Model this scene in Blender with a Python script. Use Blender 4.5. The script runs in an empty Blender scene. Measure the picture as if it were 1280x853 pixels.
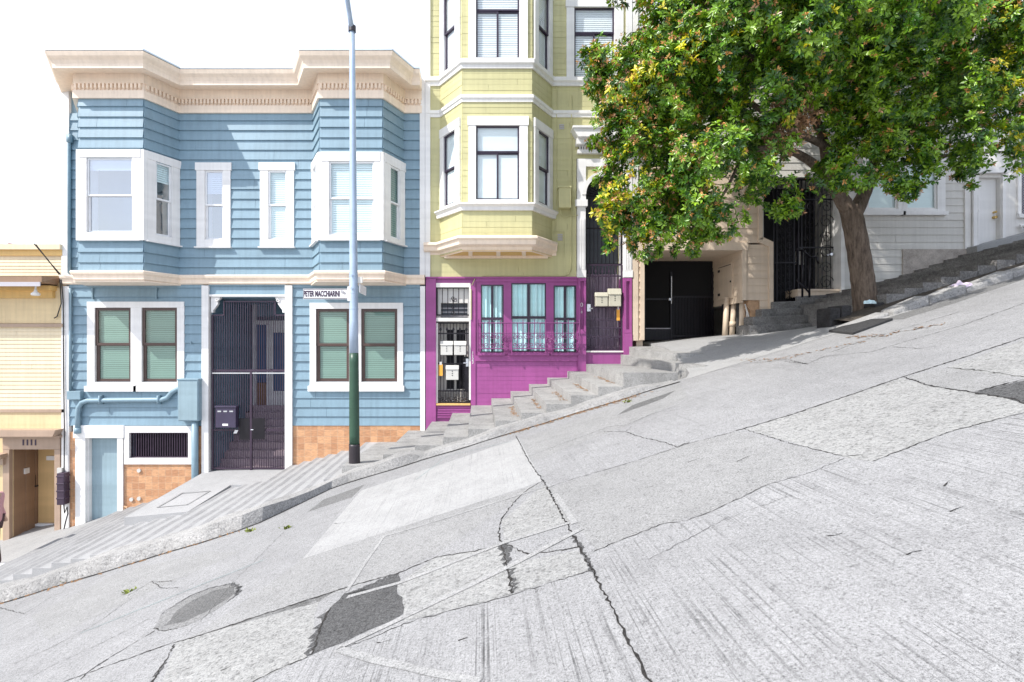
import bpy, bmesh, math, random
import numpy as np
from mathutils import Vector, Matrix
R = math.radians
random.seed(7)
SC = bpy.context.scene
COL = SC.collection

# ------------------------------------------------------------------ camera, sky, sun, exposure
FPX, CX, CY = 640.0, 604.0, 430.0          # focal length and principal point, in photo pixels
cam = bpy.data.objects.new('camera', bpy.data.cameras.new('camera'))
COL.objects.link(cam)
cam.location = (0, 0, 0)                   # eye level of the photographer is z = 0
cam.rotation_euler = (R(90), 0, 0)
cam.data.sensor_width = 36.0
cam.data.lens = 36.0 * FPX / 1280.0
cam.data.shift_x = (640 - CX) / 1280.0
cam.data.shift_y = (CY - 426.5) / 1280.0
cam.data.clip_start, cam.data.clip_end = 0.05, 2000
SC.camera = cam

SUN_DIR = Vector((1.6, 1.0, -2.07)).normalized()      # the way the light travels
EL = math.asin(-SUN_DIR.z)
AZ = math.atan2(-SUN_DIR.x, -SUN_DIR.y)
world = bpy.data.worlds.new('World'); SC.world = world
world.use_nodes = True
wn = world.node_tree
bg = wn.nodes['Background']
sky = wn.nodes.new('ShaderNodeTexSky')
sky.sky_type = 'NISHITA'; sky.sun_disc = False
sky.sun_elevation = EL; sky.sun_rotation = AZ % (2 * math.pi)
sky.air_density = 1.0; sky.dust_density = 1.5; sky.ozone_density = 1.5
# white haze added over the blue to lighten the sky
hz = wn.nodes.new('ShaderNodeMixRGB'); hz.inputs[0].default_value = 0.62
hz.inputs[2].default_value = (10.5, 10.75, 11.5, 1)
# added haze is thinned behind the camera so window panes reflect bluer sky
tc_ = wn.nodes.new('ShaderNodeTexCoord'); sx_ = wn.nodes.new('ShaderNodeSeparateXYZ'); mr_ = wn.nodes.new('ShaderNodeMapRange')
wn.links.new(tc_.outputs['Generated'], sx_.inputs[0]); wn.links.new(sx_.outputs[1], mr_.inputs[0])
mr_.inputs[1].default_value = -.6; mr_.inputs[2].default_value = .3; mr_.inputs[3].default_value = .34; mr_.inputs[4].default_value = .45
wn.links.new(mr_.outputs[0], hz.inputs[0])
wn.links.new(sky.outputs[0], hz.inputs[1])
wn.links.new(hz.outputs[0], bg.inputs[0])
bg.inputs[1].default_value = 0.095
sun = bpy.data.objects.new('sun', bpy.data.lights.new('sun', 'SUN'))
sun.data.energy = 2.5; sun.data.angle = R(0.5); sun.data.color = (1.0, 0.96, 0.90)
sun.rotation_euler = SUN_DIR.to_track_quat('-Z', 'Y').to_euler()
COL.objects.link(sun)
SC.view_settings.view_transform = 'Standard'
SC.view_settings.look = 'None'
SC.view_settings.exposure = 1.12
SC.view_settings.gamma = 1.0
SC.view_settings.use_curve_mapping = False
SC.render.engine = 'CYCLES'
SC.cycles.max_bounces = 6

# ------------------------------------------------------------------ materials
def _nodes(name):
    m = bpy.data.materials.new(name); m.use_nodes = True
    nt = m.node_tree
    return m, nt, nt.nodes['Principled BSDF']
def _noise(nt, scale, detail=4, vec=None, rough=.6):
    n = nt.nodes.new('ShaderNodeTexNoise')
    n.inputs['Scale'].default_value = scale; n.inputs['Detail'].default_value = detail
    n.inputs['Roughness'].default_value = rough
    if vec: nt.links.new(vec, n.inputs['Vector'])
    return n
def _pos(nt, scale=(1, 1, 1)):
    g = nt.nodes.new('ShaderNodeTexCoord')
    mp = nt.nodes.new('ShaderNodeMapping'); mp.inputs['Scale'].default_value = scale
    nt.links.new(g.outputs['Object'], mp.inputs['Vector'])
    return mp.outputs[0]
def _ramp(nt, fac, stops):
    r = nt.nodes.new('ShaderNodeValToRGB')
    el = r.color_ramp.elements
    while len(el) > 1: el.remove(el[-1])
    el[0].position = stops[0][0]; el[0].color = (*stops[0][1], 1)
    for p, c in stops[1:]:
        e = el.new(p); e.color = (*c, 1)
    nt.links.new(fac, r.inputs[0])
    return r
def _mul(nt, a, b, fac=1.0, mode='MULTIPLY'):
    x = nt.nodes.new('ShaderNodeMixRGB'); x.blend_type = mode
    x.inputs[0].default_value = fac
    nt.links.new(a, x.inputs[1]); nt.links.new(b, x.inputs[2])
    return x.outputs[0]
def _bump(nt, bs, h, strength, dist=.01, prev=None):
    b = nt.nodes.new('ShaderNodeBump'); b.inputs['Strength'].default_value = strength
    b.inputs['Distance'].default_value = dist
    nt.links.new(h, b.inputs['Height'])
    if prev: nt.links.new(prev, b.inputs['Normal'])
    nt.links.new(b.outputs[0], bs.inputs['Normal'])
    return b.outputs[0]
def paint(name, c, rough=.5, var=.10, scale=1.2, streak=.06, bump=.06, metal=0, dirt=0):
    """painted board / plaster / metal: patchy tone, rain streaks, fine brush bump"""
    m, nt, bs = _nodes(name)
    n1 = _noise(nt, scale, 6, _pos(nt))
    r1 = _ramp(nt, n1.outputs[0], [(.3, tuple(x * (1 - var) for x in c)), (.7, tuple(min(1, x * (1 + var)) for x in c))])
    out = r1.outputs[0]
    if streak:
        n2 = _noise(nt, 1, 5, _pos(nt, (14, 14, .7)))
        r2 = _ramp(nt, n2.outputs[0], [(.3, (1 - streak * 2,) * 3), (.6, (1, 1, 1))])
        out = _mul(nt, out, r2.outputs[0])
    nbd = _noise(nt, 1, 2, _pos(nt, (.22, .22, 4.6)), .5)    # board to board
    rbd = _ramp(nt, nbd.outputs[0], [(.35, (.93,) * 3), (.65, (1.04,) * 3)])
    out = _mul(nt, out, rbd.outputs[0])
    if dirt:
        n4 = _noise(nt, 7, 8, _pos(nt), .75)
        r4 = _ramp(nt, n4.outputs[0], [(.52, (1, 1, 1)), (.72, (1 - dirt, 1 - dirt * 1.05, 1 - dirt * 1.15))])
        out = _mul(nt, out, r4.outputs[0])
    nt.links.new(out, bs.inputs['Base Color'])
    bs.inputs['Roughness'].default_value = rough; bs.inputs['Metallic'].default_value = metal
    if bump:
        n3 = _noise(nt, 1, 4, _pos(nt, (8, 8, 60)))
        _bump(nt, bs, n3.outputs[0], bump * 4, .004)
    return m
def concrete(name, c, var=.12, speck=.25, groove=0, groove_dir='y', agg=0, rough=.9, stain=.12, tint=None):
    m, nt, bs = _nodes(name)
    n1 = _noise(nt, .55, 8, _pos(nt), .65)
    r1 = _ramp(nt, n1.outputs[0], [(.3, tuple(x * (1 - var) for x in c)), (.7, tuple(x * (1 + var) for x in c))])
    out = r1.outputs[0]
    nb = _noise(nt, 3.1, 8, _pos(nt), .7)
    rb = _ramp(nt, nb.outputs[0], [(.35, (1 - stain,) * 3), (.6, (1, 1, 1))])
    out = _mul(nt, out, rb.outputs[0])
    n2 = _noise(nt, 70, 4, _pos(nt), .8)
    r2 = _ramp(nt, n2.outputs[0], [(.36, (1 - speck * 1.7,) * 3), (.45, (1 - speck * .45,) * 3), (.57, (1, 1, 1)), (.68, (1 + speck * .6,) * 3)])
    out = _mul(nt, out, r2.outputs[0])
    prev = _bump(nt, bs, n2.outputs[0], .45, .006)
    n5 = _noise(nt, 260, 2, _pos(nt), .6)
    r5 = _ramp(nt, n5.outputs[0], [(.36, (1 - speck * 1.4,) * 3), (.47, (1, 1, 1)), (.68, (1 + speck * .4,) * 3)])
    n6 = _noise(nt, 17, 6, _pos(nt), .75)
    r6 = _ramp(nt, n6.outputs[0], [(.34, (1 - speck * .7,) * 3), (.46, (1, 1, 1))])
    out = _mul(nt, out, r6.outputs[0])
    out = _mul(nt, out, r5.outputs[0])
    if groove:
        for gx_, gy_, lo, k in ((21, .22, .395, .5), (46, .35, .42, 1.0), (95, .6, .42, .9)):
            sc = (gx_, gy_, gy_) if groove_dir == 'y' else (gy_, gx_, gy_)
            wob = _noise(nt, 1, 3, _pos(nt, sc), .6)
            gr = _ramp(nt, wob.outputs[0], [(lo - .05, (1 - groove * k,) * 3), (lo + .012, (1, 1, 1))])
            brk = _noise(nt, 2.2, 5, _pos(nt), .7)
            bk = _ramp(nt, brk.outputs[0], [(.42, (.15,) * 3), (.6, (1, 1, 1))])
            x = nt.nodes.new('ShaderNodeMixRGB'); x.blend_type = 'MULTIPLY'
            nt.links.new(bk.outputs[0], x.inputs[0]); nt.links.new(out, x.inputs[1]); nt.links.new(gr.outputs[0], x.inputs[2]); out = x.outputs[0]
    if agg:
        for sc_, k, lo in ((24, 1.0, .40), (48, .8, .40), (9, .3, .42)):
            na = _noise(nt, sc_, 4, _pos(nt, (1, 1.15, 1)), .62)
            ra = _ramp(nt, na.outputs[0], [(lo - .06, (1 - agg * k,) * 3), (lo + .05, (1 - agg * k * .12,) * 3), (lo + .14, (1, 1, 1)), (.75, (1.08,) * 3)])
            out = _mul(nt, out, ra.outputs[0])
            if sc_ == 24: prev = _bump(nt, bs, na.outputs[0], .9, .02, prev)
    nt.links.new(out, bs.inputs['Base Color'])
    bs.inputs['Roughness'].default_value = rough
    bs.inputs['Specular IOR Level'].default_value = .25
    return m
def plain(name, c, rough=.6, metal=0, var=.08):
    return paint(name, c, rough, var, 3, 0, 0, metal)
def glass(name, tint=(.9, .95, .97), refl=.16):
    m, nt, bs = _nodes(name)
    nt.nodes.remove(bs)
    out = nt.nodes['Material Output']
    tr = nt.nodes.new('ShaderNodeBsdfTransparent'); tr.inputs[0].default_value = (*tint, 1)
    gl = nt.nodes.new('ShaderNodeBsdfGlossy'); gl.inputs['Roughness'].default_value = .02
    n = _noise(nt, 2.2, 2, _pos(nt))
    b = nt.nodes.new('ShaderNodeBump'); b.inputs['Strength'].default_value = .06; b.inputs['Distance'].default_value = .05
    nt.links.new(n.outputs[0], b.inputs['Height']); nt.links.new(b.outputs[0], gl.inputs['Normal'])
    lf = nt.nodes.new('ShaderNodeLayerWeight'); lf.inputs[0].default_value = .5
    lw = nt.nodes.new('ShaderNodeMath'); lw.operation = 'POWER'; lw.inputs[1].default_value = 5
    nt.links.new(lf.outputs['Facing'], lw.inputs[0])
    ad = nt.nodes.new('ShaderNodeMath'); ad.operation = 'ADD'; ad.use_clamp = True
    nt.links.new(lw.outputs[0], ad.inputs[0]); ad.inputs[1].default_value = refl
    mx = nt.nodes.new('ShaderNodeMixShader')
    nt.links.new(ad.outputs[0], mx.inputs[0]); nt.links.new(tr.outputs[0], mx.inputs[1]); nt.links.new(gl.outputs[0], mx.inputs[2])
    nt.links.new(mx.outputs[0], out.inputs['Surface'])
    return m
def tiles(name):
    """square terracotta tiles, tone from tile to tile, pale grout"""
    m, nt, bs = _nodes(name)
    br = nt.nodes.new('ShaderNodeTexBrick')
    br.offset = 0; br.squash = 1
    tc = nt.nodes.new('ShaderNodeTexCoord')
    sp = nt.nodes.new('ShaderNodeSeparateXYZ'); cb = nt.nodes.new('ShaderNodeCombineXYZ')
    nt.links.new(tc.outputs['Object'], sp.inputs[0])
    nt.links.new(sp.outputs[0], cb.inputs[0]); nt.links.new(sp.outputs[2], cb.inputs[1])
    nt.links.new(cb.outputs[0], br.inputs['Vector'])
    br.inputs['Scale'].default_value = 1
    br.inputs['Brick Width'].default_value = .155; br.inputs['Row Height'].default_value = .155
    br.inputs['Mortar Size'].default_value = .004; br.inputs['Mortar Smooth'].default_value = .3
    br.inputs['Bias'].default_value = -.1
    br.inputs['Color1'].default_value = (.62, .35, .19, 1); br.inputs['Color2'].default_value = (.44, .22, .115, 1)
    br.inputs['Mortar'].default_value = (.50, .36, .25, 1)
    n = _noise(nt, 11, 6, _pos(nt, (1, 1, 4)), .7)
    r = _ramp(nt, n.outputs[0], [(.3, (.72, .72, .72)), (.62, (1.12, 1.1, 1.08))])
    nt.links.new(_mul(nt, br.outputs[0], r.outputs[0]), bs.inputs['Base Color'])
    bs.inputs['Roughness'].default_value = .55
    _bump(nt, bs, br.outputs['Fac'], -.4, .006)
    return m
def leafmat(name):
    m, nt, bs = _nodes(name)
    a = nt.nodes.new('ShaderNodeAttribute'); a.attribute_name = 'tone'
    nt.links.new(a.outputs['Color'], bs.inputs['Base Color'])
    bs.inputs['Roughness'].default_value = .34
    bs.inputs['Specular IOR Level'].default_value = .6
    out = nt.nodes['Material Output']
    tl = nt.nodes.new('ShaderNodeBsdfTranslucent')
    nt.links.new(a.outputs['Color'], tl.inputs[0])
    mx = nt.nodes.new('ShaderNodeMixShader'); mx.inputs[0].default_value = .13
    nt.links.new(bs.outputs[0], mx.inputs[1]); nt.links.new(tl.outputs[0], mx.inputs[2])
    nt.links.new(mx.outputs[0], out.inputs['Surface'])
    return m
def bark(name):
    m, nt, bs = _nodes(name)
    n = _noise(nt, 1, 8, _pos(nt, (16, 16, 3.2)), .75)
    r = _ramp(nt, n.outputs[0], [(.32, (.030, .022, .017)), (.5, (.13, .095, .070)), (.7, (.23, .18, .14))])
    nt.links.new(r.outputs[0], bs.inputs['Base Color']); bs.inputs['Roughness'].default_value = .9
    _bump(nt, bs, n.outputs[0], 1.0, .03)
    return m
M = dict(
    blue=paint('blue_paint', (.22, .335, .415), .45, .08, 1.0, .06, .07, 0, .06),
    white=paint('white_trim_paint', (.84, .83, .82), .45, .04, 1.4, .04, .03),
    cream_trim=paint('peach_white_trim_paint', (.92, .77, .625), .5, .05, 1.4, .05, .03, 0, .10),
    dentil=paint('dentil_paint', (.90, .73, .575), .55, .05, 3, .02, 0),
    flashing=plain('grey_blue_flashing', (.55, .63, .72), .4, .3),
    brown=paint('brown_window_frame', (.085, .052, .045), .45, .1, 3, 0, 0),
    vinyl=paint('vinyl_sash', (.84, .85, .87), .35, .03, 2, 0, 0),
    sashgrey=paint('grey_sash', (.50, .48, .52), .4, .05, 2, 0, 0),
    plum_frame=paint('plum_window_frame', (.035, .022, .045), .4, .1, 3, 0, 0),
    yellow=paint('pale_yellow_paint', (.57, .54, .29), .5, .06, 1.1, .05, .05, 0, .05),
    purple=paint('purple_paint', (.345, .078, .27), .5, .09, 1.6, .06, .05, 0, .10),
    beige=paint('warm_beige_paint', (.68, .55, .42), .55, .05, 1.1, .05, .05, 0, .05),
    offwhite=paint('off_white_paint', (.66, .64, .60), .55, .05, 1.1, .05, .05, 0, .06),
    warmwhite=paint('warm_white_paint', (.80, .78, .75), .5, .05, 1.1, .05, .05, 0, .06),
    cream=paint('cream_paint', (.74, .58, .34), .55, .07, 1.1, .06, .06, 0, .08),
    cream_light=paint('light_cream_slats', (.78, .66, .46), .5, .05, 1.1, .05, .03, 0, .05),
    ochre=paint('ochre_paint', (.72, .47, .17), .55, .07, 1.4, .05, .05),
    tan=paint('tan_paint', (.43, .31, .23), .5, .07, 1.8, .05, .05),
    tan_dark=paint('dark_tan_paint', (.30, .19, .12), .5, .07, 1.8, .05, .05),
    ochre_door=paint('ochre_door_paint', (.62, .42, .20), .4, .06, 1.2, .03, .02),
    bluegrey_door=paint('blue_grey_door_paint', (.29, .40, .455), .45, .05, 1.4, .05, .03, 0, .07),
    pipe=paint('blue_pipe_paint', (.225, .335, .405), .45, .06, 2, .04, 0),
    tile=tiles('terracotta_tile'),
    iron=paint('black_iron', (.013, .011, .016), .4, .2, 6, 0, 0, .3),
    iron_plum=paint('plum_black_iron', (.055, .035, .060), .42, .2, 6, 0, 0, .2),
    iron_purple=paint('purple_iron', (.20, .05, .165), .45, .1, 6, 0, 0),
    void=plain('garage_shade_black', (.004, .004, .005), .9),
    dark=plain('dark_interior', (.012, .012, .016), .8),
    dim=plain('dim_interior', (.09, .10, .12), .8),
    reflect_room=plain('sky_tinted_room', (.10, .13, .19), .8),  # blue of the reflected sky is tinted into this room colour
    glass=glass('window_glass', (.95, .985, .99), .13), glass_sky=glass('window_glass_sky', (.7, .8, .95), .50),
    glass_soft=glass('window_glass_soft', (.92, .98, .97), .07),
    blind_aqua=paint('aqua_blind', (.80, .93, .95), .5, .03, 2, 0, 0),
    blind_green=paint('green_blind', (.23, .345, .295), .5, .03, 2, 0, 0),
    blind_white=paint('white_blind', (.90, .93, .96), .5, .03, 2, 0, 0),
    shade_pale=paint('pale_roller_shade', (.88, .94, .96), .7, .03, 1.5, 0, 0),
    curtain=paint('aqua_curtain', (.62, .88, .93), .8, .05, 2, 0, 0),
    concrete=concrete('old_concrete', (.335, .335, .34), .10, .34, .12),
    concrete_side=concrete('sidewalk_concrete', (.37, .37, .37), .08, .22, 0, 'y', 0, .9, .10),
    concrete_step=concrete('step_concrete', (.42, .42, .425), .07, .16, 0, 'y', 0, .9, .08),
    concrete_old=concrete('weathered_step_concrete', (.41, .405, .395), .13, .34, 0, 'y', 0, .9, .25),
    kerb=concrete('kerb_concrete', (.42, .415, .41), .14, .32, 0, 'y', .18, .9, .22),
    kerbface=concrete('pitted_kerb_face', (.50, .49, .48), .15, .25, 0, 'y', .28, .9, .3),
    grooved=concrete('grooved_concrete', (.35, .35, .355), .09, .32, .42),
    pale=concrete('pale_brushed_concrete', (.39, .39, .39), .05, .20, .16),
    smooth=concrete('smooth_concrete', (.325, .325, .325), .07, .36, 0),
    aggregate=concrete('exposed_aggregate', (.37, .37, .365), .08, .22, 0, 'y', .34),
    asphalt=concrete('asphalt_patch', (.125, .125, .127), .12, .5, 0, 'y', .2),
    asphalt_old=concrete('worn_grey_asphalt', (.17, .17, .17), .1, .4, 0, 'y', .15),
    asphalt_band=concrete('gutter_asphalt', (.225, .225, .225), .1, .4, 0, 'y', .1),
    crack=concrete('crack_fill', (.05, .047, .045), .3, .6, 0),
    linepaint=concrete('worn_pale_line', (.385, .385, .385), .08, .35, 0),
    greenpaint=concrete('green_spray_line', (.20, .38, .30), .2, .4, 0),
    teal=concrete('faded_teal_line', (.32, .36, .365), .08, .35, 0),
    strip=concrete('grey_step_strip', (.345, .345, .35), .10, .2, 0, 'y', 0, .9, .2),  # darker grey band along the lower edge of each tread
    basin=concrete('worn_basin', (.275, .275, .275), .1, .4, 0, 'y', .12),
    stone=concrete('dark_stone', (.31, .30, .29), .3, .5, 0, 'y', .2, .85, .4),
    stone_dark=concrete('deep_grey_stone', (.07, .068, .07), .3, .5, 0, 'y', .2, .85, .4),  # much darker grey than the stone of the steps
    stucco=concrete('patchy_stucco', (.56, .50, .45), .15, .3, 0, 'y', 0, .9, .35),
    rust=paint('crumbling_brick', (.52, .33, .20), .85, .25, 9, .1, .1, 0, .4),
    soil=concrete('soil', (.10, .085, .07), .3, .6, 0),
    bark=bark('tree_bark'), leaf=leafmat('glossy_leaves'),
    polelight=paint('pale_blue_pole_paint', (.42, .52, .66), .35, .08, 3, .05, 0, .2),
    polegreen=paint('dark_green_pole_paint', (.030, .080, .050), .4, .12, 3, .05, 0),
    poleblack=paint('black_pole_paint', (.030, .024, .030), .45, .2, 5, .05, 0),
    signwhite=plain('sign_white', (.82, .82, .82), .4, 0, .03),
    black=plain('black_paint', (.02, .02, .022), .5),
    ink=plain('dark_ink', (.05, .03, .06), .5),
    mail_grey=paint('grey_mailbox_paint', (.62, .61, .58), .35, .04, 3, .03, 0),
    mail_beige=paint('beige_mailbox_paint', (.56, .53, .43), .35, .04, 3, .03, 0),
    mail_dark=paint('dark_plum_mailbox_paint', (.050, .040, .080), .35, .1, 3, .03, 0),
    orange=plain('orange_paper', (.85, .42, .06), .7),
    steel=plain('bright_steel', (.70, .72, .76), .25, .8),
    brass=plain('brass', (.60, .42, .16), .3, .9),
    plate=concrete('dark_steel_plate', (.06, .06, .062), .2, .5, 0),
    lilac=plain('lilac_plastic', (.66, .56, .68), .5),
    maskblue=plain('pale_blue_cloth', (.62, .78, .82), .8),
    weed=plain('weed_green', (.20, .24, .04), .7),
    drygrass=plain('dry_leaf', (.26, .14, .06), .8),
    wood_grey=paint('purple_grey_timber', (.34, .28, .36), .7, .30, 2.5, .2, .1),
    stairgrey=concrete('mauve_stair', (.50, .40, .43), .1, .2, 0),
    skin=plain('skin', (.52, .33, .24), .5), hair=plain('dark_hair', (.03, .02, .018), .5),
    pink=plain('dusty_pink_cloth', (.56, .30, .32), .85), trousers=plain('maroon_cloth', (.085, .045, .05), .85),
    shoe=plain('white_shoe', (.75, .75, .78), .5),
    farpink=paint('far_pink_paint', (.62, .45, .44), .7), farroof=paint('far_roof', (.40, .24, .22), .8),
    cable=plain('black_cable', (.03, .028, .03), .6),
    bulb=plain('white_lamp_glass', (.85, .83, .80), .25),
)

# ------------------------------------------------------------------ helpers
S = FPX / 12.0                                   # photo pixels per metre on the house fronts (12 m away)
def ux(px, Y=12.0): return (px - CX) * Y / FPX
def zz(py, Y=12.0): return (CY - py) * Y / FPX
RS, RZ = .305, -1.62                             # the street: slope along x, height under the lens
def zroad(x): return RZ + RS * x
def rpt(px, py, dz=0.0):                         # a point of the street surface
    Y = RZ / ((CY - py) / FPX - RS * (px - CX) / FPX)
    x = (px - CX) / FPX * Y
    return (x, Y, zroad(x) + dz)
class Frame:
    """a vertical wall plane: u runs along the wall to the right, w comes out of it"""
    def __init__(s, O, u, n): s.O, s.u, s.n = O, u, n
    def pt(s, u, w, z): return (s.O[0] + s.u[0] * u + s.n[0] * w, s.O[1] + s.u[1] * u + s.n[1] * w, z)
    @staticmethod
    def between(a, b):
        d = Vector((b[0] - a[0], b[1] - a[1])); L = d.length; d /= L
        f = Frame(a, (d.x, d.y), (d.y, -d.x)); f.L = L
        return f
F0 = Frame((0, 12.0), (1, 0), (0, -1))
class MB:
    def __init__(s): s.v, s.f, s.mi = [], [], []
    def face(s, pts, m=0):
        b = len(s.v); s.v += [tuple(p) for p in pts]; s.f.append(tuple(range(b, b + len(pts)))); s.mi.append(m)
    def hexa(s, p, m=0):                         # p: 4 bottom + 4 top points
        b = len(s.v); s.v += [tuple(q) for q in p]
        for q in ((3, 2, 1, 0), (4, 5, 6, 7), (0, 1, 5, 4), (1, 2, 6, 5), (2, 3, 7, 6), (3, 0, 4, 7)):
            s.f.append(tuple(b + i for i in q)); s.mi.append(m)
    def box(s, x0, x1, y0, y1, z0, z1, m=0):
        s.hexa([(x0, y0, z0), (x1, y0, z0), (x1, y1, z0), (x0, y1, z0), (x0, y0, z1), (x1, y0, z1), (x1, y1, z1), (x0, y1, z1)], m)
    def fbox(s, F, u0, u1, w0, w1, z0, z1, m=0):
        q = lambda u, w, z: F.pt(u, w, z)
        s.hexa([q(u0, w1, z0), q(u1, w1, z0), q(u1, w0, z0), q(u0, w0, z0), q(u0, w1, z1), q(u1, w1, z1), q(u1, w0, z1), q(u0, w0, z1)], m)
    def pbox(s, px0, px1, py0, py1, w0, w1, m=0):   # box on the house front given by its edges there
        s.fbox(F0, ux(px0), ux(px1), w0, w1, zz(py1), zz(py0), m)
    def prism(s, poly, y0, y1, m=0):             # poly of (x, z), extruded along y
        n = len(poly); b = len(s.v)
        s.v += [(x, y0, z) for x, z in poly] + [(x, y1, z) for x, z in poly]
        s.f.append(tuple(range(b, b + n))); s.f.append(tuple(range(b + 2 * n - 1, b + n - 1, -1))); s.mi += [m, m]
        for i in range(n):
            j = (i + 1) % n; s.f.append((b + i, b + n + i, b + n + j, b + j)); s.mi.append(m)
    def slab(s, poly, z0, z1, m=0):              # poly of (x, y)
        n = len(poly); b = len(s.v)
        s.v += [(x, y, z0) for x, y in poly] + [(x, y, z1) for x, y in poly]
        s.f.append(tuple(range(b + n - 1, b - 1, -1))); s.f.append(tuple(range(b + n, b + 2 * n))); s.mi += [m, m]
        for i in range(n):
            j = (i + 1) % n; s.f.append((b + i, b + j, b + n + j, b + n + i)); s.mi.append(m)
    def tube(s, pts, r, n=8, m=0, cap=True):
        pts = [Vector(p) for p in pts]
        rs = r if isinstance(r, (list, tuple)) else [r] * len(pts)
        b = len(s.v); prev = None
        for i, p in enumerate(pts):
            t = (pts[min(i + 1, len(pts) - 1)] - pts[max(i - 1, 0)]).normalized()
            if prev is None:
                a = Vector((0, 0, 1)) if abs(t.z) < .9 else Vector((1, 0, 0))
                prev = t.cross(a).normalized()
            nrm = (prev - t * prev.dot(t)).normalized(); bi = t.cross(nrm); prev = nrm
            for k in range(n):
                an = 2 * math.pi * k / n
                s.v.append(tuple(p + (nrm * math.cos(an) + bi * math.sin(an)) * rs[i]))
        for i in range(len(pts) - 1):
            for k in range(n):
                k2 = (k + 1) % n
                s.f.append((b + i * n + k, b + i * n + k2, b + (i + 1) * n + k2, b + (i + 1) * n + k)); s.mi.append(m)
        if cap:
            s.f.append(tuple(range(b + n - 1, b - 1, -1))); s.mi.append(m)
            e = b + (len(pts) - 1) * n; s.f.append(tuple(range(e, e + n))); s.mi.append(m)
    def bar(s, F, u0, z0, u1, z1, w, r, m=0): s.tube([F.pt(u0, w, z0), F.pt(u1, w, z1)], r, 6, m)
    def sweep(s, path, prof, m=0):
        n = len(prof); b = len(s.v); ns = []
        for i in range(len(path) - 1):
            d = Vector((path[i + 1][0] - path[i][0], path[i + 1][1] - path[i][1])).normalized(); ns.append(Vector((d.y, -d.x)))
        for i, p in enumerate(path):
            if i == 0: mv = ns[0]
            elif i == len(path) - 1: mv = ns[-1]
            else: mv = (ns[i - 1] + ns[i]) / (1 + ns[i - 1].dot(ns[i]))
            for o, z in prof: s.v.append((p[0] + mv.x * o, p[1] + mv.y * o, z))
        for i in range(len(path) - 1):
            for k in range(n):
                k2 = (k + 1) % n
                s.f.append((b + i * n + k, b + (i + 1) * n + k, b + (i + 1) * n + k2, b + i * n + k2)); s.mi.append(m)
        s.f.append(tuple(range(b, b + n))); s.mi.append(m)
        e = b + (len(path) - 1) * n; s.f.append(tuple(range(e + n - 1, e - 1, -1))); s.mi.append(m)
    def siding(s, F, u0, u1, z0, z1, pitch, holes=(), lap=.031, base=.004, zref=None, m=0):
        zr = z0 if zref is None else zref
        k = math.floor((z0 - zr) / pitch)
        while zr + k * pitch < z1:
            a, b_ = zr + k * pitch, zr + (k + 1) * pitch
            cuts = sorted({max(a, z0), min(b_, z1)} | {h for H in holes for h in (H[2], H[3]) if max(a, z0) < h < min(b_, z1)})
            jit = random.uniform(-.003, .003)
            for za, zb in zip(cuts[:-1], cuts[1:]):
                zm = (za + zb) / 2
                iv = [(u0, u1)]
                for h in holes:
                    if h[2] < zm < h[3]:
                        iv = [q for (p0, p1) in iv for q in ((p0, min(p1, h[0] - .012)), (max(p0, h[1] + .012), p1)) if q[1] - q[0] > .002]
                wf = lambda z: base + (lap + jit) * (b_ - z) / pitch
                if u1 - u0 > 1.2 and za == cuts[0]: jt = random.uniform(u0 + .3, u1 - .3) if random.random() < .6 else None
                elif za == cuts[0]: jt = None
                if jt: iv = [q for (p0, p1) in iv for q in (((p0, jt - .0025), (jt + .0025, p1)) if p0 < jt < p1 else ((p0, p1),)) if q[1] - q[0] > .004]
                for p0, p1 in iv:
                    s.hexa([F.pt(p0, wf(za), za), F.pt(p1, wf(za), za), F.pt(p1, -.03, za), F.pt(p0, -.03, za),
                            F.pt(p0, wf(zb), zb), F.pt(p1, wf(zb), zb), F.pt(p1, -.03, zb), F.pt(p0, -.03, zb)], m)
            k += 1
    def build(s, name, mats, parent=None, smooth=False, bevel=0):
        me = bpy.data.meshes.new(name)
        me.from_pydata(s.v, [], s.f)
        for mm in (mats if isinstance(mats, (list, tuple)) else [mats]): me.materials.append(mm)
        if any(s.mi): me.polygons.foreach_set('material_index', s.mi)
        if smooth: me.polygons.foreach_set('use_smooth', [True] * len(s.f))
        me.update()
        o = bpy.data.objects.new(name, me); COL.objects.link(o)
        if parent is not None: adopt(o, parent)
        if bevel:
            bv = o.modifiers.new('bevel', 'BEVEL'); bv.width = bevel; bv.segments = 2; bv.limit_method = 'ANGLE'
        return o
def adopt(o, parent):
    o.parent = parent
    p = parent; T = Vector((0, 0, 0))
    while p is not None: T += p.location; p = p.parent if p.parent and p.type == 'EMPTY' else None
    o.matrix_parent_inverse = Matrix.Translation(-T) if parent.type == 'EMPTY' else Matrix.Identity(4)
def tag(o, label, cat, group=None, kind=None):
    if label: o['label'] = label
    if cat: o['category'] = cat
    if group: o['group'] = group
    if kind: o['kind'] = kind
    return o
def thing(name, label, cat, loc=(0, 0, 0), group=None):
    o = bpy.data.objects.new(name, None); COL.objects.link(o)
    o.location = loc; o.empty_display_size = .2
    return tag(o, label, cat, group)
def pieces(name, mat, par, boxes, bevel=0):
    for q in boxes:
        b = MB(); b.pbox(*q); b.build(name, mat, par, bevel=bevel)
def structure(o): o['kind'] = 'structure'; return o
def copy_thing(o, loc, label):
    c = o.copy(); COL.objects.link(c); c.location = loc; c['label'] = label
    for ch in o.children:
        d = ch.copy(); COL.objects.link(d); d.parent = c; d.matrix_parent_inverse = ch.matrix_parent_inverse.copy()
        for g in ch.children:
            e = g.copy(); COL.objects.link(e); e.parent = d; e.matrix_parent_inverse = g.matrix_parent_inverse.copy()
    return c
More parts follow.
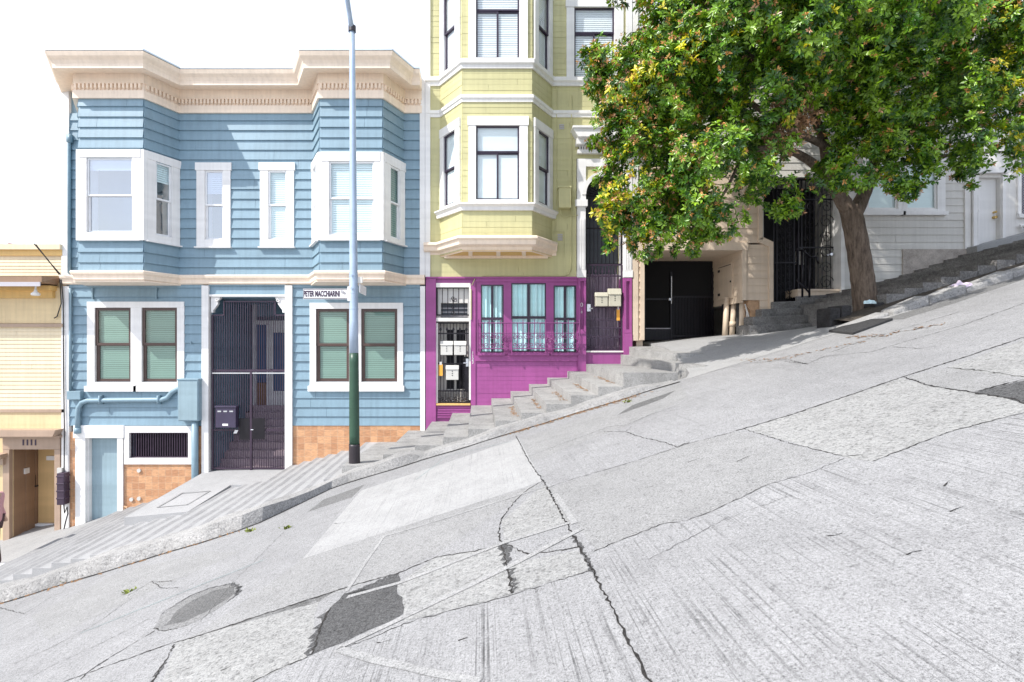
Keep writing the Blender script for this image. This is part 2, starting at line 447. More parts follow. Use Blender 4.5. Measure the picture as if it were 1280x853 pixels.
def text(name, body, loc, h, mat, parent=None, squash=1.0, rot=(R(90), 0, 0), depth=.004, align='CENTER', bold=0):
    cu = bpy.data.curves.new(name, 'FONT'); cu.body = body; cu.align_x = align; cu.align_y = 'CENTER'
    cu.size = h / .72; cu.extrude = depth; cu.offset = bold
    tmp = bpy.data.objects.new('tmp_text', cu); COL.objects.link(tmp)
    bpy.context.view_layer.update()
    me = bpy.data.meshes.new_from_object(tmp.evaluated_get(bpy.context.evaluated_depsgraph_get()))
    COL.objects.unlink(tmp); bpy.data.objects.remove(tmp)
    mw = Matrix.Translation(loc) @ Vector_rot(rot) @ Matrix.Diagonal((squash, 1, 1, 1))
    me.transform(mw); me.materials.clear(); me.materials.append(mat)
    o = bpy.data.objects.new(name, me); COL.objects.link(o)
    if parent is not None: adopt(o, parent)
    return o
def Vector_rot(rot):
    from mathutils import Euler
    return Euler(rot).to_matrix().to_4x4()
def scroll(F, u, z, w, r, turns=1.4, start=0, hand=1, n=18):
    pts = []
    for i in range(n + 1):
        t = i / n; a = start + hand * turns * 2 * math.pi * t; q = r * (1 - .8 * t)
        pts.append(F.pt(u + q * math.cos(a), w, z + q * math.sin(a)))
    return pts

def window(par, F, u0, u1, z0, z1, cas, tm, fm, lay='dh', mid=.52, blind='slats', bm=None, cover=1.0, sill=0, cap=0,
           fw=.045, gl=None, back='dim', fm2=None, sill_m=None, recess=-.03, name='window'):
    """one window: casing mesh, with sash, pane, blind and room behind as its sub-parts"""
    cl, cr, ct, cb = cas
    w = MB()
    if cl: w.fbox(F, u0 - cl, u0, -.02, .048, z0 - cb * .98, z1 + .001)
    if cr: w.fbox(F, u1, u1 + cr, -.02, .048, z0 - cb * .98, z1 + .001)
    if ct: w.fbox(F, u0 - cl - cap, u1 + cr + cap, -.02, .055 + cap * .3, z1 + .002, z1 + ct)
    if cb: w.fbox(F, u0 + .001, u1 - .001, -.02, .046, z0 - cb, z0 - .002)
    if sill: w.fbox(F, u0 - cl - .03, u1 + cr + .03, -.02, .10, z0 - cb - sill, z0 - cb - .002)
    for a, b in ((u0 - .018, u0 - .001), (u1 + .001, u1 + .018)): w.fbox(F, a, b, -.30, -.022, z0, z1)
    w.fbox(F, u0, u1, -.30, -.022, z1 + .001, z1 + .02); w.fbox(F, u0, u1, -.30, -.022, z0 - .02, z0 - .001)
    wo = w.build(name, tm, par)
    s_, p_ = MB(), MB()
    zm = z0 + (z1 - z0) * mid
    d = -recess
    def sash(a, b, c, e, wo_, f=fw):
        s_.fbox(F, a, a + f, wo_ - .03, wo_, c, e); s_.fbox(F, b - f, b, wo_ - .03, wo_, c, e)
        s_.fbox(F, a + f, b - f, wo_ - .03, wo_ - .002, c, c + f); s_.fbox(F, a + f, b - f, wo_ - .03, wo_ - .002, e - f, e)
        p_.face([F.pt(a + f, wo_ - .016, c + f), F.pt(b - f, wo_ - .016, c + f), F.pt(b - f, wo_ - .016, e - f), F.pt(a + f, wo_ - .016, e - f)])
    if lay == 'dh':
        sash(u0 + .002, u1 - .002, zm - fw * .5, z1 - .002, -.012 + d)
        sash(u0 + .003, u1 - .003, z0 + .002, zm + fw * .5, -.046 + d, fw * 1.15)
    elif lay == 'tr':                            # fixed light over two lights side by side
        sash(u0, u1, zm, z1, -.02 + d, fw * .7)
        um = (u0 + u1) / 2
        sash(u0, um + fw * .3, z0, zm, -.03 + d, fw * .7); sash(um - fw * .3, u1, z0, zm, -.05 + d, fw * .7)
    elif lay == 'cross':
        um = (u0 + u1) / 2
        for a, b in ((u0, um), (um, u1)): sash(a, b, z0, zm, -.03 + d, fw); sash(a, b, zm, z1, -.03 + d, fw)
    else: sash(u0, u1, z0, z1, -.02 + d)
    s_.build('sash', fm, wo); p_.build('pane', gl or M['glass'], wo)
    b_ = MB(); wb = -.072 + d - (.01 if blind == 'curtain' else 0)
    zb = z1 - (z1 - z0) * cover
    if blind == 'slats':
        z = z1 - .03
        while z > zb:
            b_.face([F.pt(u0 + .01, wb + .003, z - .047), F.pt(u1 - .01, wb + .003, z - .047), F.pt(u1 - .01, wb - .003, z - .002), F.pt(u0 + .01, wb - .003, z - .002)])
            z -= .05
    elif blind == 'flat':
        b_.face([F.pt(u0, wb, zb), F.pt(u1, wb, zb), F.pt(u1, wb, z1), F.pt(u0, wb, z1)])
    elif blind == 'curtain':
        n = 60; ph = random.random() * 6
        for i in range(n):
            a, b = u0 + (u1 - u0) * i / n, u0 + (u1 - u0) * (i + 1) / n
            g = lambda u: wb + .022 * math.sin(u * 55 + ph) + .016 * math.sin(u * 23 + 2 * ph)
            b_.face([F.pt(a, g(a), z0), F.pt(b, g(b), z0), F.pt(b, g(b), z1), F.pt(a, g(a), z1)])
    if b_.f: b_.build('blind' if blind != 'curtain' else 'curtain', bm or M['blind_white'], wo)
    r = MB(); r.fbox(F, u0 - .05, u1 + .05, -.335, -.305, z0 - .05, z1 + .05)
    r.build('room_behind', M[back], wo)
    return wo
# ================================================================== THE STREET AND THE GROUND
ZB_TAB = [(-300, 705), (10, 672), (78, 661), (100, 655), (160, 638), (205, 624), (262, 606), (365, 584), (450, 560), (530, 529), (590, 509),
          (614, 498), (735, 458), (790, 437), (965, 400), (1050, 366), (1127, 348), (1205, 321), (1280, 301), (1500, 225)]
def zbase(x):                                    # sidewalk level along the house fronts
    px = CX + x * S
    for (a, ya), (b, yb) in zip(ZB_TAB[:-1], ZB_TAB[1:]):
        if px <= b or b == 1500:
            return zz(ya + (yb - ya) * (px - a) / (b - a))
def ykerb(x):
    if x < -3.35: return 7.4
    if x < -2.45: return 7.4 + 1.1 * (x + 3.35) / .9
    return 8.5
road = MB()
# 0 concrete 1 grooved 2 pale 3 smooth 4 aggregate 5 asphalt 6 worn asphalt 7 crack 8 line 9 gutter band 10 green 11 teal
xs = [-60, -30, -16] + [i * .5 for i in range(-24, 33)] + [22, 40, 60]
ys = [-14, -6, 0, 2, 4, 6, 7.5, 8.7]
for i in range(len(xs) - 1):
    for j in range(len(ys) - 1):
        road.face([(xs[a], ys[b], zroad(xs[a])) for a, b in ((i, j), (i + 1, j), (i + 1, j + 1), (i, j + 1))])
rr = random.Random(3)
def jag(pts, step=.09, amp=.012, closed=True):
    out = []
    n = len(pts)
    for i in range(n if closed else n - 1):
        a, b = Vector(pts[i]), Vector(pts[(i + 1) % n]); L = (b - a).length
        k = max(1, int(L / step)); t = (b - a).normalized(); nn = Vector((-t.y, t.x, 0))
        for j in range(k):
            o = 0 if j == 0 else rr.uniform(-amp, amp)
            p = a + (b - a) * j / k + nn * o
            out.append((p.x, p.y))
    if not closed: out.append((pts[-1][0], pts[-1][1]))
    return out
def patch(px, m, lv=1, amp=.010):
    pts = jag([rpt(*p) for p in px], .08, amp)
    dz = .0008 * lv
    road.face([(x, y, zroad(x) + dz) for x, y in pts], m)
def crack(px, w0, w1=None, m=7, lv=4, amp=.012, step=.028, wild=.75):
    w1 = w0 if w1 is None else w1
    if m == 7: w0, w1, amp = w0 * .62, w1 * .62, min(amp, .010)
    if m == 5: w0, w1, step, wild = w0 * .8, w1 * .8, .022, .85
    pts = jag([rpt(*p) for p in px], step, amp, closed=False)
    n = len(pts); L = []; Rr = []
    for i, p in enumerate(pts):
        a, b = pts[max(i - 1, 0)], pts[min(i + 1, n - 1)]
        t = Vector((b[0] - a[0], b[1] - a[1])); t = t.normalized() if t.length else Vector((1, 0))
        w = (w0 + (w1 - w0) * i / max(n - 1, 1)) * .5 * rr.uniform(1 - wild, 1 + wild)
        L.append((p[0] - t.y * w, p[1] + t.x * w)); Rr.append((p[0] + t.y * w, p[1] - t.x * w))
    for i in range(n - 1):
        road.face([(q[0], q[1], zroad(q[0]) + .0008 * lv) for q in (L[i], Rr[i], Rr[i + 1], L[i + 1])], m)
# panels
patch([(315, 852), (425, 812), (505, 780), (645, 740), (738, 714), (812, 853), (1000, 1150), (200, 1150)], 1)
patch([(742, 690), (830, 655), (890, 640), (960, 606), (1040, 582), (1095, 577), (1184, 542), (1280, 517), (1420, 470), (1700, 600), (1600, 1500), (1200, 1500), (822, 853)], 1)
patch([(452, 613), (560, 578), (648, 548), (678, 602), (560, 640), (378, 699)], 2, 1, .004)
patch([(378, 699), (560, 640), (680, 603), (650, 622), (545, 693), (495, 716), (430, 738), (400, 752), (300, 780), (240, 797), (330, 735)], 3)
patch([(686, 610), (794, 577), (860, 555), (920, 539), (1050, 573), (960, 606), (890, 640), (830, 655), (745, 688)], 3)
patch([(202, 853), (220, 803), (312, 774), (420, 739), (398, 752), (384, 822), (316, 853), (240, 890), (150, 890)], 4)
patch([(497, 731), (545, 697), (627, 682), (640, 743), (505, 778), (503, 760)], 4)
patch([(633, 707), (722, 688), (736, 713), (643, 741)], 4)
patch([(626, 652), (680, 606), (712, 652), (630, 679)], 4)
patch([(931, 537), (1127, 473), (1160, 482), (1215, 491), (1266, 499), (1282, 507), (1282, 515), (1184, 541), (1091, 577), (1053, 571)], 4)
patch([(1132, 471), (1184, 461), (1273, 473), (1215, 490), (1163, 482)], 3)
patch([(1184, 460), (1284, 424), (1340, 404), (1340, 462), (1284, 474)], 4)
patch([(1217, 491), (1284, 475), (1340, 463), (1340, 500), (1284, 507), (1249, 496)], 5)
patch([(387, 820), (408, 766), (430, 742), (497, 731), (504, 768), (450, 793)], 5, 2, .02)
patch([(436, 741), (498, 719), (499, 731), (432, 744)], 5, 2, .015)
patch([(385, 640), (404, 625), (456, 606), (440, 622)], 9, 2, .006)
patch([(790, 507), (845, 488), (828, 499), (770, 520)], 6, 2, .01)
# kerbside lane of older, darker slabs on the left and above the joint
patch([(40, 770), (150, 715), (260, 690), (300, 690), (160, 752), (60, 800)], 3, 1)
patch([(652, 549), (782, 505), (850, 480), (860, 497), (782, 533), (664, 577)], 3)
# pothole: worn basin with a broken rim
cx_, cy_ = 245, 760
pot = [(192, 785), (200, 770), (218, 757), (240, 744), (265, 735), (290, 730), (299, 735), (296, 744), (280, 756), (258, 770), (232, 783), (205, 789)]
patch(pot, 12, 2, .02)
patch([(205, 783), (222, 763), (242, 750), (266, 739), (292, 733), (294, 742), (278, 753), (256, 766), (230, 778)], 6, 3, .02)
crack(pot[1:8], .010, .05, 5, 4, .012)
crack([(299, 734), (296, 744), (284, 753)], .04, .012, 5, 4, .01)
crack([(192, 786), (205, 789), (222, 786)], .02, .01, 7, 3, .01)
# cracks and joints
crack([(645, 545), (660, 575), (680, 603), (700, 640), (722, 680), (740, 712), (765, 760), (790, 810), (814, 853), (850, 920)], .017, .019, 7, 4, .010)
crack([(716, 668), (724, 683), (741, 715), (745, 722)], .035, .02, 5, 3, .012)
crack([(60, 861), (79, 853), (131, 834), (210, 806), (243, 797), (312, 774), (420, 739)], .012, .022)
crack([(420, 739), (460, 727), (495, 718), (545, 697), (590, 690), (628, 681)], .02, .014)
crack([(100, 850), (112, 839), (141, 820), (193, 789)], .012, .012)
crack([(105, 845), (112, 839), (135, 824)], .03, .02, 5, 3)
crack([(188, 860), (195, 845), (207, 826), (218, 806)], .02, .014)
crack([(195, 845), (206, 828)], .045, .03, 5, 3)
crack([(680, 600), (660, 612), (645, 625), (626, 650), (623, 665), (632, 700), (636, 720), (641, 742)], .012, .02)
crack([(628, 680), (633, 695), (634, 705)], .07, .05, 5, 3, .03)
crack([(636, 708), (641, 725), (642, 740)], .05, .03, 5, 3, .03)
crack([(630, 679), (660, 693), (690, 690), (724, 684)], .012, .02)
crack([(410, 764), (398, 790), (386, 820)], .07, .05, 5, 3, .03)
crack([(413, 760), (402, 782), (390, 818)], .022, .014, 7, 5, .03)
crack([(438, 742), (470, 728), (499, 717)], .035, .05, 5, 3, .03)
crack([(316, 853), (345, 838), (384, 822)], .010, .010)
crack([(425, 812), (460, 800), (505, 780), (640, 744), (738, 714)], .008, .008)
crack([(742, 690), (785, 672), (830, 655), (860, 651), (890, 640)], .008, .008)
crack([(890, 640), (960, 606), (1010, 592), (1055, 574)], .006, .006)
crack([(920, 539), (985, 520), (1060, 495), (1127, 472), (1205, 447), (1280, 422), (1360, 394)], .022, .032, 7, 4, .012)
crack([(685, 610), (720, 598), (794, 577), (860, 555), (918, 540)], .008, .010)
crack([(782, 540), (802, 547), (829, 553), (846, 559), (862, 553)], .012, .016)
crack([(661, 571), (700, 556), (731, 545), (760, 534), (782, 532), (812, 519), (845, 508)], .008, .008)
crack([(755, 540), (782, 540), (790, 533)], .010, .006)
crack([(931, 537), (990, 555), (1053, 571), (1080, 569)], .008, .012)
crack([(1091, 577), (1184, 541), (1284, 515)], .010, .010)
crack([(1130, 472), (1160, 482), (1215, 491), (1266, 499), (1284, 507)], .022, .022, 7, 5, .03)
crack([(1218, 490), (1284, 474), (1340, 462)], .02, .02, 7, 5, .03)
crack([(1184, 460), (1230, 464), (1284, 473)], .014, .014, 7, 5, .02)
crack([(980, 452), (1010, 455), (1030, 446), (1090, 440), (1140, 425), (1200, 408), (1284, 378)], .012, .012)
crack([(870, 470), (930, 455), (985, 450), (1010, 456)], .008, .014, 7, 4)
crack([(1040, 440), (1090, 422), (1150, 405), (1200, 390)], .010, .014)
crack([(1115, 434), (1150, 436), (1170, 433)], .012, .010)
crack([(0, 760), (30, 768), (66, 745), (110, 728)], .010, .006)
crack([(30, 853), (60, 835), (130, 803), (220, 757)], .006, .006)
crack([(160, 745), (188, 728), (215, 727)], .010, .016, 7, 4)
crack([(10, 833), (60, 812), (120, 780), (165, 748)], .006, .008)
crack([(190, 727), (202, 736), (225, 735)], .012, .008)
crack([(232, 795), (262, 765), (290, 730), (355, 665)], .005, .005)
crack([(990, 620), (905, 650), (812, 700)], .004, .004)
for gx in range(14):                             # scattered short nicks in the slabs
    x_, y_ = rr.uniform(20, 1240), rr.uniform(560, 840)
    if (CY - y_) / FPX - RS * (x_ - CX) / FPX > -.05: continue
    crack([(x_, y_), (x_ + rr.uniform(8, 22), y_ - rr.uniform(2, 8))], .012, .004, 7, 5)
# worn pale lines
crack([(433, 740), (455, 706), (480, 671), (545, 652), (684, 608)], .035, .030, 8, 5, .004, .2, .1)
crack([(434, 747), (500, 729), (630, 679), (712, 654)], .045, .045, 8, 6, .004, .2, .1)
crack([(420, 812), (505, 772), (640, 707), (728, 661)], .05, .05, 8, 6, .004, .2, .1)
crack([(422, 812), (470, 826), (540, 842), (600, 853)], .055, .05, 8, 6, .004, .2, .1)
crack([(694, 618), (718, 655)], .05, .05, 8, 6, .004, .2, .1)
crack([(100, 792), (200, 752), (330, 700)], .03, .03, 11, 3, .008, .2, .4)
crack([(520, 600), (560, 570), (640, 552)], .025, .02, 11, 3, .008, .2, .5)
crack([(1100, 396), (1150, 381), (1215, 360), (1290, 336)], .03, .03, 10, 5, .01, .1, .5)
patch([(1085, 402), (1110, 388), (1180, 365), (1290, 327), (1290, 346), (1200, 377), (1130, 399)], 9, 2)
structure(road.build('road', [M[k] for k in ('concrete', 'grooved', 'pale', 'smooth', 'aggregate', 'asphalt', 'asphalt_old', 'crack', 'linepaint', 'asphalt_band', 'greenpaint', 'teal', 'basin')]))
ground = MB()
gx = [-260, -120, -60, -30, 0, 30, 60, 120, 260]
for i in range(8):
    for a, b in ((-200, -14), (-14, 9), (9, 40), (40, 300)):
        gz = lambda x: max(-30, min(24, zroad(x))) - .6
        ground.face([(gx[i], a, gz(gx[i])), (gx[i + 1], a, gz(gx[i + 1])), (gx[i + 1], b, gz(gx[i + 1])), (gx[i], b, gz(gx[i]))])
structure(ground.build('ground', M['concrete_side']))

# ------------------------------------------------------------------ kerb, sidewalk, steps
kerb = MB()
kx = [-16, -12, -9.5] + [-8.5 + .25 * i for i in range(48)]
kx = [x for x in kx if x <= 3.3]
def kz(x): return zroad(x) + (.19 if x < -3 else .14 if x < -1 else .085 * min(1, max(0, (3.3 - x) / 1.0))) + (.02 * math.sin(x * 3.1) + .012 * math.sin(x * 7.7) if x > -9 else 0)
for a, b in zip(kx[:-1], kx[1:]):
    if b - a < .01: continue
    ya, yb = ykerb(a), ykerb(b)
    ja, jb = .02 * math.sin(a * 5), .02 * math.sin(b * 5)
    kerb.face([(a, ya + .03 + ja, kz(a)), (b, yb + .03 + jb, kz(b)), (b, yb + .34, kz(b) + .01), (a, ya + .34, kz(a) + .01)])
    kerb.face([(a, ya + ja - .02, zroad(a) - .02), (b, yb + jb - .02, zroad(b) - .02), (b, yb + .03 + jb, kz(b)), (a, ya + .03 + ja, kz(a))], 1 if a < -3.5 else 0)
    kerb.face([(a, ya + .34, kz(a) + .01), (b, yb + .34, kz(b) + .01), (b, yb + .34, kz(b) - .4), (a, ya + .34, kz(a) - .4)])
    # dirt line in the gutter
    kerb.face([(a, ya - .05 + ja - .03 * abs(math.sin(a * 9)), zroad(a) + .006), (b, yb - .05 + jb - .03 * abs(math.sin(b * 9)), zroad(b) + .006), (b, yb + jb, zroad(b) + .006), (a, ya + ja, zroad(a) + .006)], 2)
structure(kerb.build('kerb', [M['kerb'], M['kerbface'], M['crack']], smooth=False))
flat = MB()                                      # the plain sloping pavement at the foot of the steps
fx = [-16, -13, -11, -10.2, -9.6, -9.0, -8.55]
for a, b in zip(fx[:-1], fx[1:]):
    za, zb_ = zroad(a) + .14, zroad(b) + .14
    flat.face([(a, 7.74, za), (b, 7.74, zb_), (b, 12.3, zbase(b)), (a, 12.3, zbase(a))])
    if a < -9.6: flat.face([(a, 12.3, zbase(a)), (b, 12.3, zbase(b)), (b, 13.2, zbase(b)), (a, 13.2, zbase(a))])
structure(flat.build('sidewalk', M['concrete_side']))
steps = MB()
def step(a, b, zw, zk_, y0, y1=12.05, m=0, drop=.6, skew=0):
    # a tread from the kerb side (y0) to the houses (y1)
    p = [(a + skew, y0, zk_), (b + skew, y0, zk_), (b, y1, zw), (a, y1, zw)]
    steps.hexa([(x, y, z - drop) for x, y, z in p] + p, m)
x = -8.55
TR = .29
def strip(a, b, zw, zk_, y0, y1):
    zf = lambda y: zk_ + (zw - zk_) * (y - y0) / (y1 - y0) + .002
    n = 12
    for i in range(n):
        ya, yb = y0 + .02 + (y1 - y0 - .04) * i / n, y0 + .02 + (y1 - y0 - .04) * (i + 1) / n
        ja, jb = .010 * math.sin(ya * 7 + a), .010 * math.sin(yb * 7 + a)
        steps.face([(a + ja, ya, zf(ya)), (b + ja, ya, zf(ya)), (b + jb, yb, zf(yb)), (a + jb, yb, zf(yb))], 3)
while x < -2.55:
    b = x + TR
    zw = zbase(x + TR * .75); zk_ = min(zroad(x + TR * .75) + .31, zw - .03)
    y0 = max(ykerb(x), ykerb(b)) + .33
    xm_ = x + .15
    if -6.45 < xm_ < -5.35:                      # beside the landing before the gate
        zw = zk_ + (zw - zk_) * (9.3 - y0) / (12.05 - y0)
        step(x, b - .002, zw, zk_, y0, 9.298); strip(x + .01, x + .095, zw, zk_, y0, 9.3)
        x = b; continue
    y1 = 12.05 if xm_ < -6.4 or xm_ > -4.55 else 10.85
    if y1 < 12: zw = zk_ + (zw - zk_) * (10.85 - y0) / (12.05 - y0)
    step(x, b - .002, zw, zk_, y0, y1 - (.002 if y1 < 12 else 0))
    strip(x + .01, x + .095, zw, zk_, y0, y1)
    x = b
LZ = zroad(-5.9) + .26
LA, LB_ = (LZ - .09) + (-2.985 - LZ + .09) * 1.57 / 4.37, (LZ + .06) + (-2.955 - LZ - .06) * 1.57 / 4.37
steps.hexa([(-6.52, 9.3, -4), (-5.365, 9.3, -4), (-5.365, 12.1, -4), (-6.52, 12.1, -4), (-6.52, 9.3, LA), (-5.365, 9.3, LB_), (-5.365, 12.1, -2.955), (-6.52, 12.1, -2.985)], 0)
steps.hexa([(-5.36, 10.85, -3.6), (-4.5, 10.85, -3.6), (-4.5, 12.1, -3.6), (-5.36, 12.1, -3.6), (-5.36, 10.85, -2.99), (-4.5, 10.85, -2.975), (-4.5, 12.1, -2.955), (-5.36, 12.1, -2.955)], 0)
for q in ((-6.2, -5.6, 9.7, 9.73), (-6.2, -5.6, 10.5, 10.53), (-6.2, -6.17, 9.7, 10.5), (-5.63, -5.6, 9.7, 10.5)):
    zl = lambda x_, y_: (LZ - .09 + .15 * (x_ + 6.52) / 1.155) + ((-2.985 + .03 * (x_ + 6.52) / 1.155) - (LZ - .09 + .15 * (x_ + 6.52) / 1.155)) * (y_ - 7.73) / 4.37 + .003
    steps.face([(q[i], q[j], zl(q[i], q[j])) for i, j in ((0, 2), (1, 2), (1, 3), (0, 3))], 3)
NOS = [x, -1.75, -1.2, -.72, -.28, .19, .64, 1.07, 1.5, 1.97, 2.4]
ZW = [-2.30, -2.03, -1.82, -1.62, -1.44, -1.275, -1.107, -.94, -.79, -.64, -.47]
for i, (a, zw) in enumerate(zip(NOS, ZW)):
    b = NOS[i + 1] if i + 1 < len(NOS) else 3.35
    zk_ = min(zw - .10, zroad((a + b) / 2) + .30)
    zk_ = max(zk_, zroad(b) + .10)
    if i < 5: zk_ = max(zroad((a + b) / 2) + .16, zw - .14)
    step(a, b - .003, zw, zk_, 8.84, 12.05, 1, 1.1, .02)
# two curved steps up to the driveway
def curved(x0, x1, z, y0, m=1):
    n = 10; poly = []
    for i in range(n + 1):
        t = i / n * math.pi / 2
        poly.append((x1 - (x1 - x0) * math.cos(t) ** 1.0 if False else x0 + (x1 - x0) * (1 - math.cos(t)), 12.0 - (12.0 - y0) * math.sin(t)))
    poly = [(x0, 12.05)] + [(x0 + (x1 - x0) * (1 - math.sqrt(max(0, 1 - ((12.05 - y) / (12.05 - y0)) ** 2))), y) for y in [12.05 - (12.05 - y0) * k / 10 for k in range(1, 11)]] + [(x1 + 1.2, y0), (x1 + 1.2, 12.05)]
    nb_ = len(poly); b0 = len(steps.v)
    top = [(x, y, z + .13 * (y - y0) / (12.05 - y0)) for x, y in poly]
    steps.v += [(x, y, zq - .6) for x, y, zq in top] + top
    steps.f.append(tuple(range(b0 + nb_, b0 + 2 * nb_))); steps.mi.append(m)
    for i in range(nb_):
        j = (i + 1) % nb_; steps.f.append((b0 + i, b0 + j, b0 + nb_ + j, b0 + nb_ + i)); steps.mi.append(m)
curved(3.22, 3.90, -.38, 9.0)
curved(3.40, 4.00, -.19, 9.9)
# steps higher up, beyond the tree
xx = 7.35; zt = .98
while xx < 15:
    b = xx + .34
    zw = zbase(xx + .25)
    step(xx, b - .003, zw, max(zw - .12, zroad(xx + .3) + .20), 9.35, 12.05, 2, 1.2, rr.uniform(-.03, .03))
    xx = b
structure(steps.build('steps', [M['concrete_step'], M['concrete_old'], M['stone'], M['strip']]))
drive = MB()
n, k = 26, 14
def zdrive(x, t):
    zr_ = zroad(x) + .004
    back = -.03 + (x - 3.6) * .10
    t2 = t * t * (3 - 2 * t)
    return zr_ + (back - zr_) * min(1, max(0, t2)) + .02 * math.sin(x * 4) * t * (1 - t)
X0, X1 = 3.0, 7.3
for i in range(n):
    for j in range(k):
        q = []
        for a, b in ((i, j), (i + 1, j), (i + 1, j + 1), (i, j + 1)):
            t = b / k; xs_ = 3.35 + .60 * math.sqrt(min(1, t * 2.0)); x_ = xs_ + (X1 - xs_) * a / n
            q.append((x_, 8.5 + 5.4 * t, zdrive(x_, min(1, t * 1.55))))
        drive.face(q)
        if i == 0: drive.face([q[0], q[3], (q[3][0], q[3][1], q[3][2] - .5), (q[0][0], q[0][1], q[0][2] - .5)])
structure(drive.build('driveway', M['concrete_side'], smooth=True))
rk = MB()                                        # broken kerb and ledge above the driveway
x = 6.15
while x < 15:
    b = x + rr.uniform(.5, .9)
    y0 = 8.62 + rr.uniform(-.04, .04)
    za, zb_ = zroad(x) + .10 + rr.uniform(-.03, .05), zroad(b) + .10 + rr.uniform(-.03, .05)
    if x < 6.6: za, zb_ = zroad(x) + .03, zroad(b) + .06
    rk.hexa([(x, y0, za - .5), (b - .02, y0, zb_ - .5), (b - .02, y0 + .30, zb_ - .5), (x, y0 + .30, za - .5), (x, y0, za), (b - .02, y0, zb_), (b - .02, y0 + .30, zb_ + .02), (x, y0 + .30, za + .02)])
    x = b
structure(rk.build('kerb', M['kerb'], bevel=.03))
so = MB()
for x in [6.4 + .4 * i for i in range(24)]:
    so.face([(x, 8.9, zroad(x) + .06), (x + .4, 8.9, zroad(x + .4) + .06), (x + .4, 9.5, zroad(x + .4) + .12), (x, 9.5, zroad(x) + .12)])
structure(so.build('bare_soil', M['soil']))

# ================================================================== BLUE HOUSE
def house_box(mb, x0, x1, y0, y1, z0, z1): mb.box(x0, x1, y0, y1, z0, z1)
BH = thing('blue_house', 'pale blue wooden row house with twin bays and a peach cornice', 'house', (ux(306), 12, zz(584)))
bx0, bx1 = ux(84), ux(528)
YB = 11.28
def zb(py): return (CY - py) * YB / FPX
def xb(px): return (px - CX) * YB / FPX
LB = [(-9.25, 12.0), (xb(98.8), YB), (xb(179.7), YB), (ux(224), 12.0)]
RB = [(ux(392), 12.0), (xb(400), YB), (xb(478), YB), (ux(504.6), 12.0)]
FR_LOW, BELT = 5.40, 1.56
w = MB()
# upper wall with the two narrow windows
hn = [(ux(257), ux(280), zz(300), zz(214)), (ux(336), ux(359), zz(300), zz(214))]
w.siding(F0, bx0, LB[0][0] + .1, BELT, FR_LOW, .229)
w.siding(F0, LB[3][0], RB[0][0], BELT, FR_LOW, .229, hn)
w.siding(F0, RB[3][0], ux(525), BELT, FR_LOW, .229)
# lower wall
hl = [(ux(120), ux(165), zz(477.5), zz(385)), (ux(178.5), ux(222.7), zz(477.5), zz(385)), (ux(395.6), ux(437), zz(477.3), zz(386.4)), (ux(452), ux(497), zz(477.3), zz(386.4))]
w.siding(F0, ux(88), ux(255), zz(532), 1.5, .215, hl)
w.siding(F0, ux(366), ux(525), zz(532), 1.5, .215, hl)
w.siding(F0, ux(262), ux(358), zz(369.5), 1.5, .215)
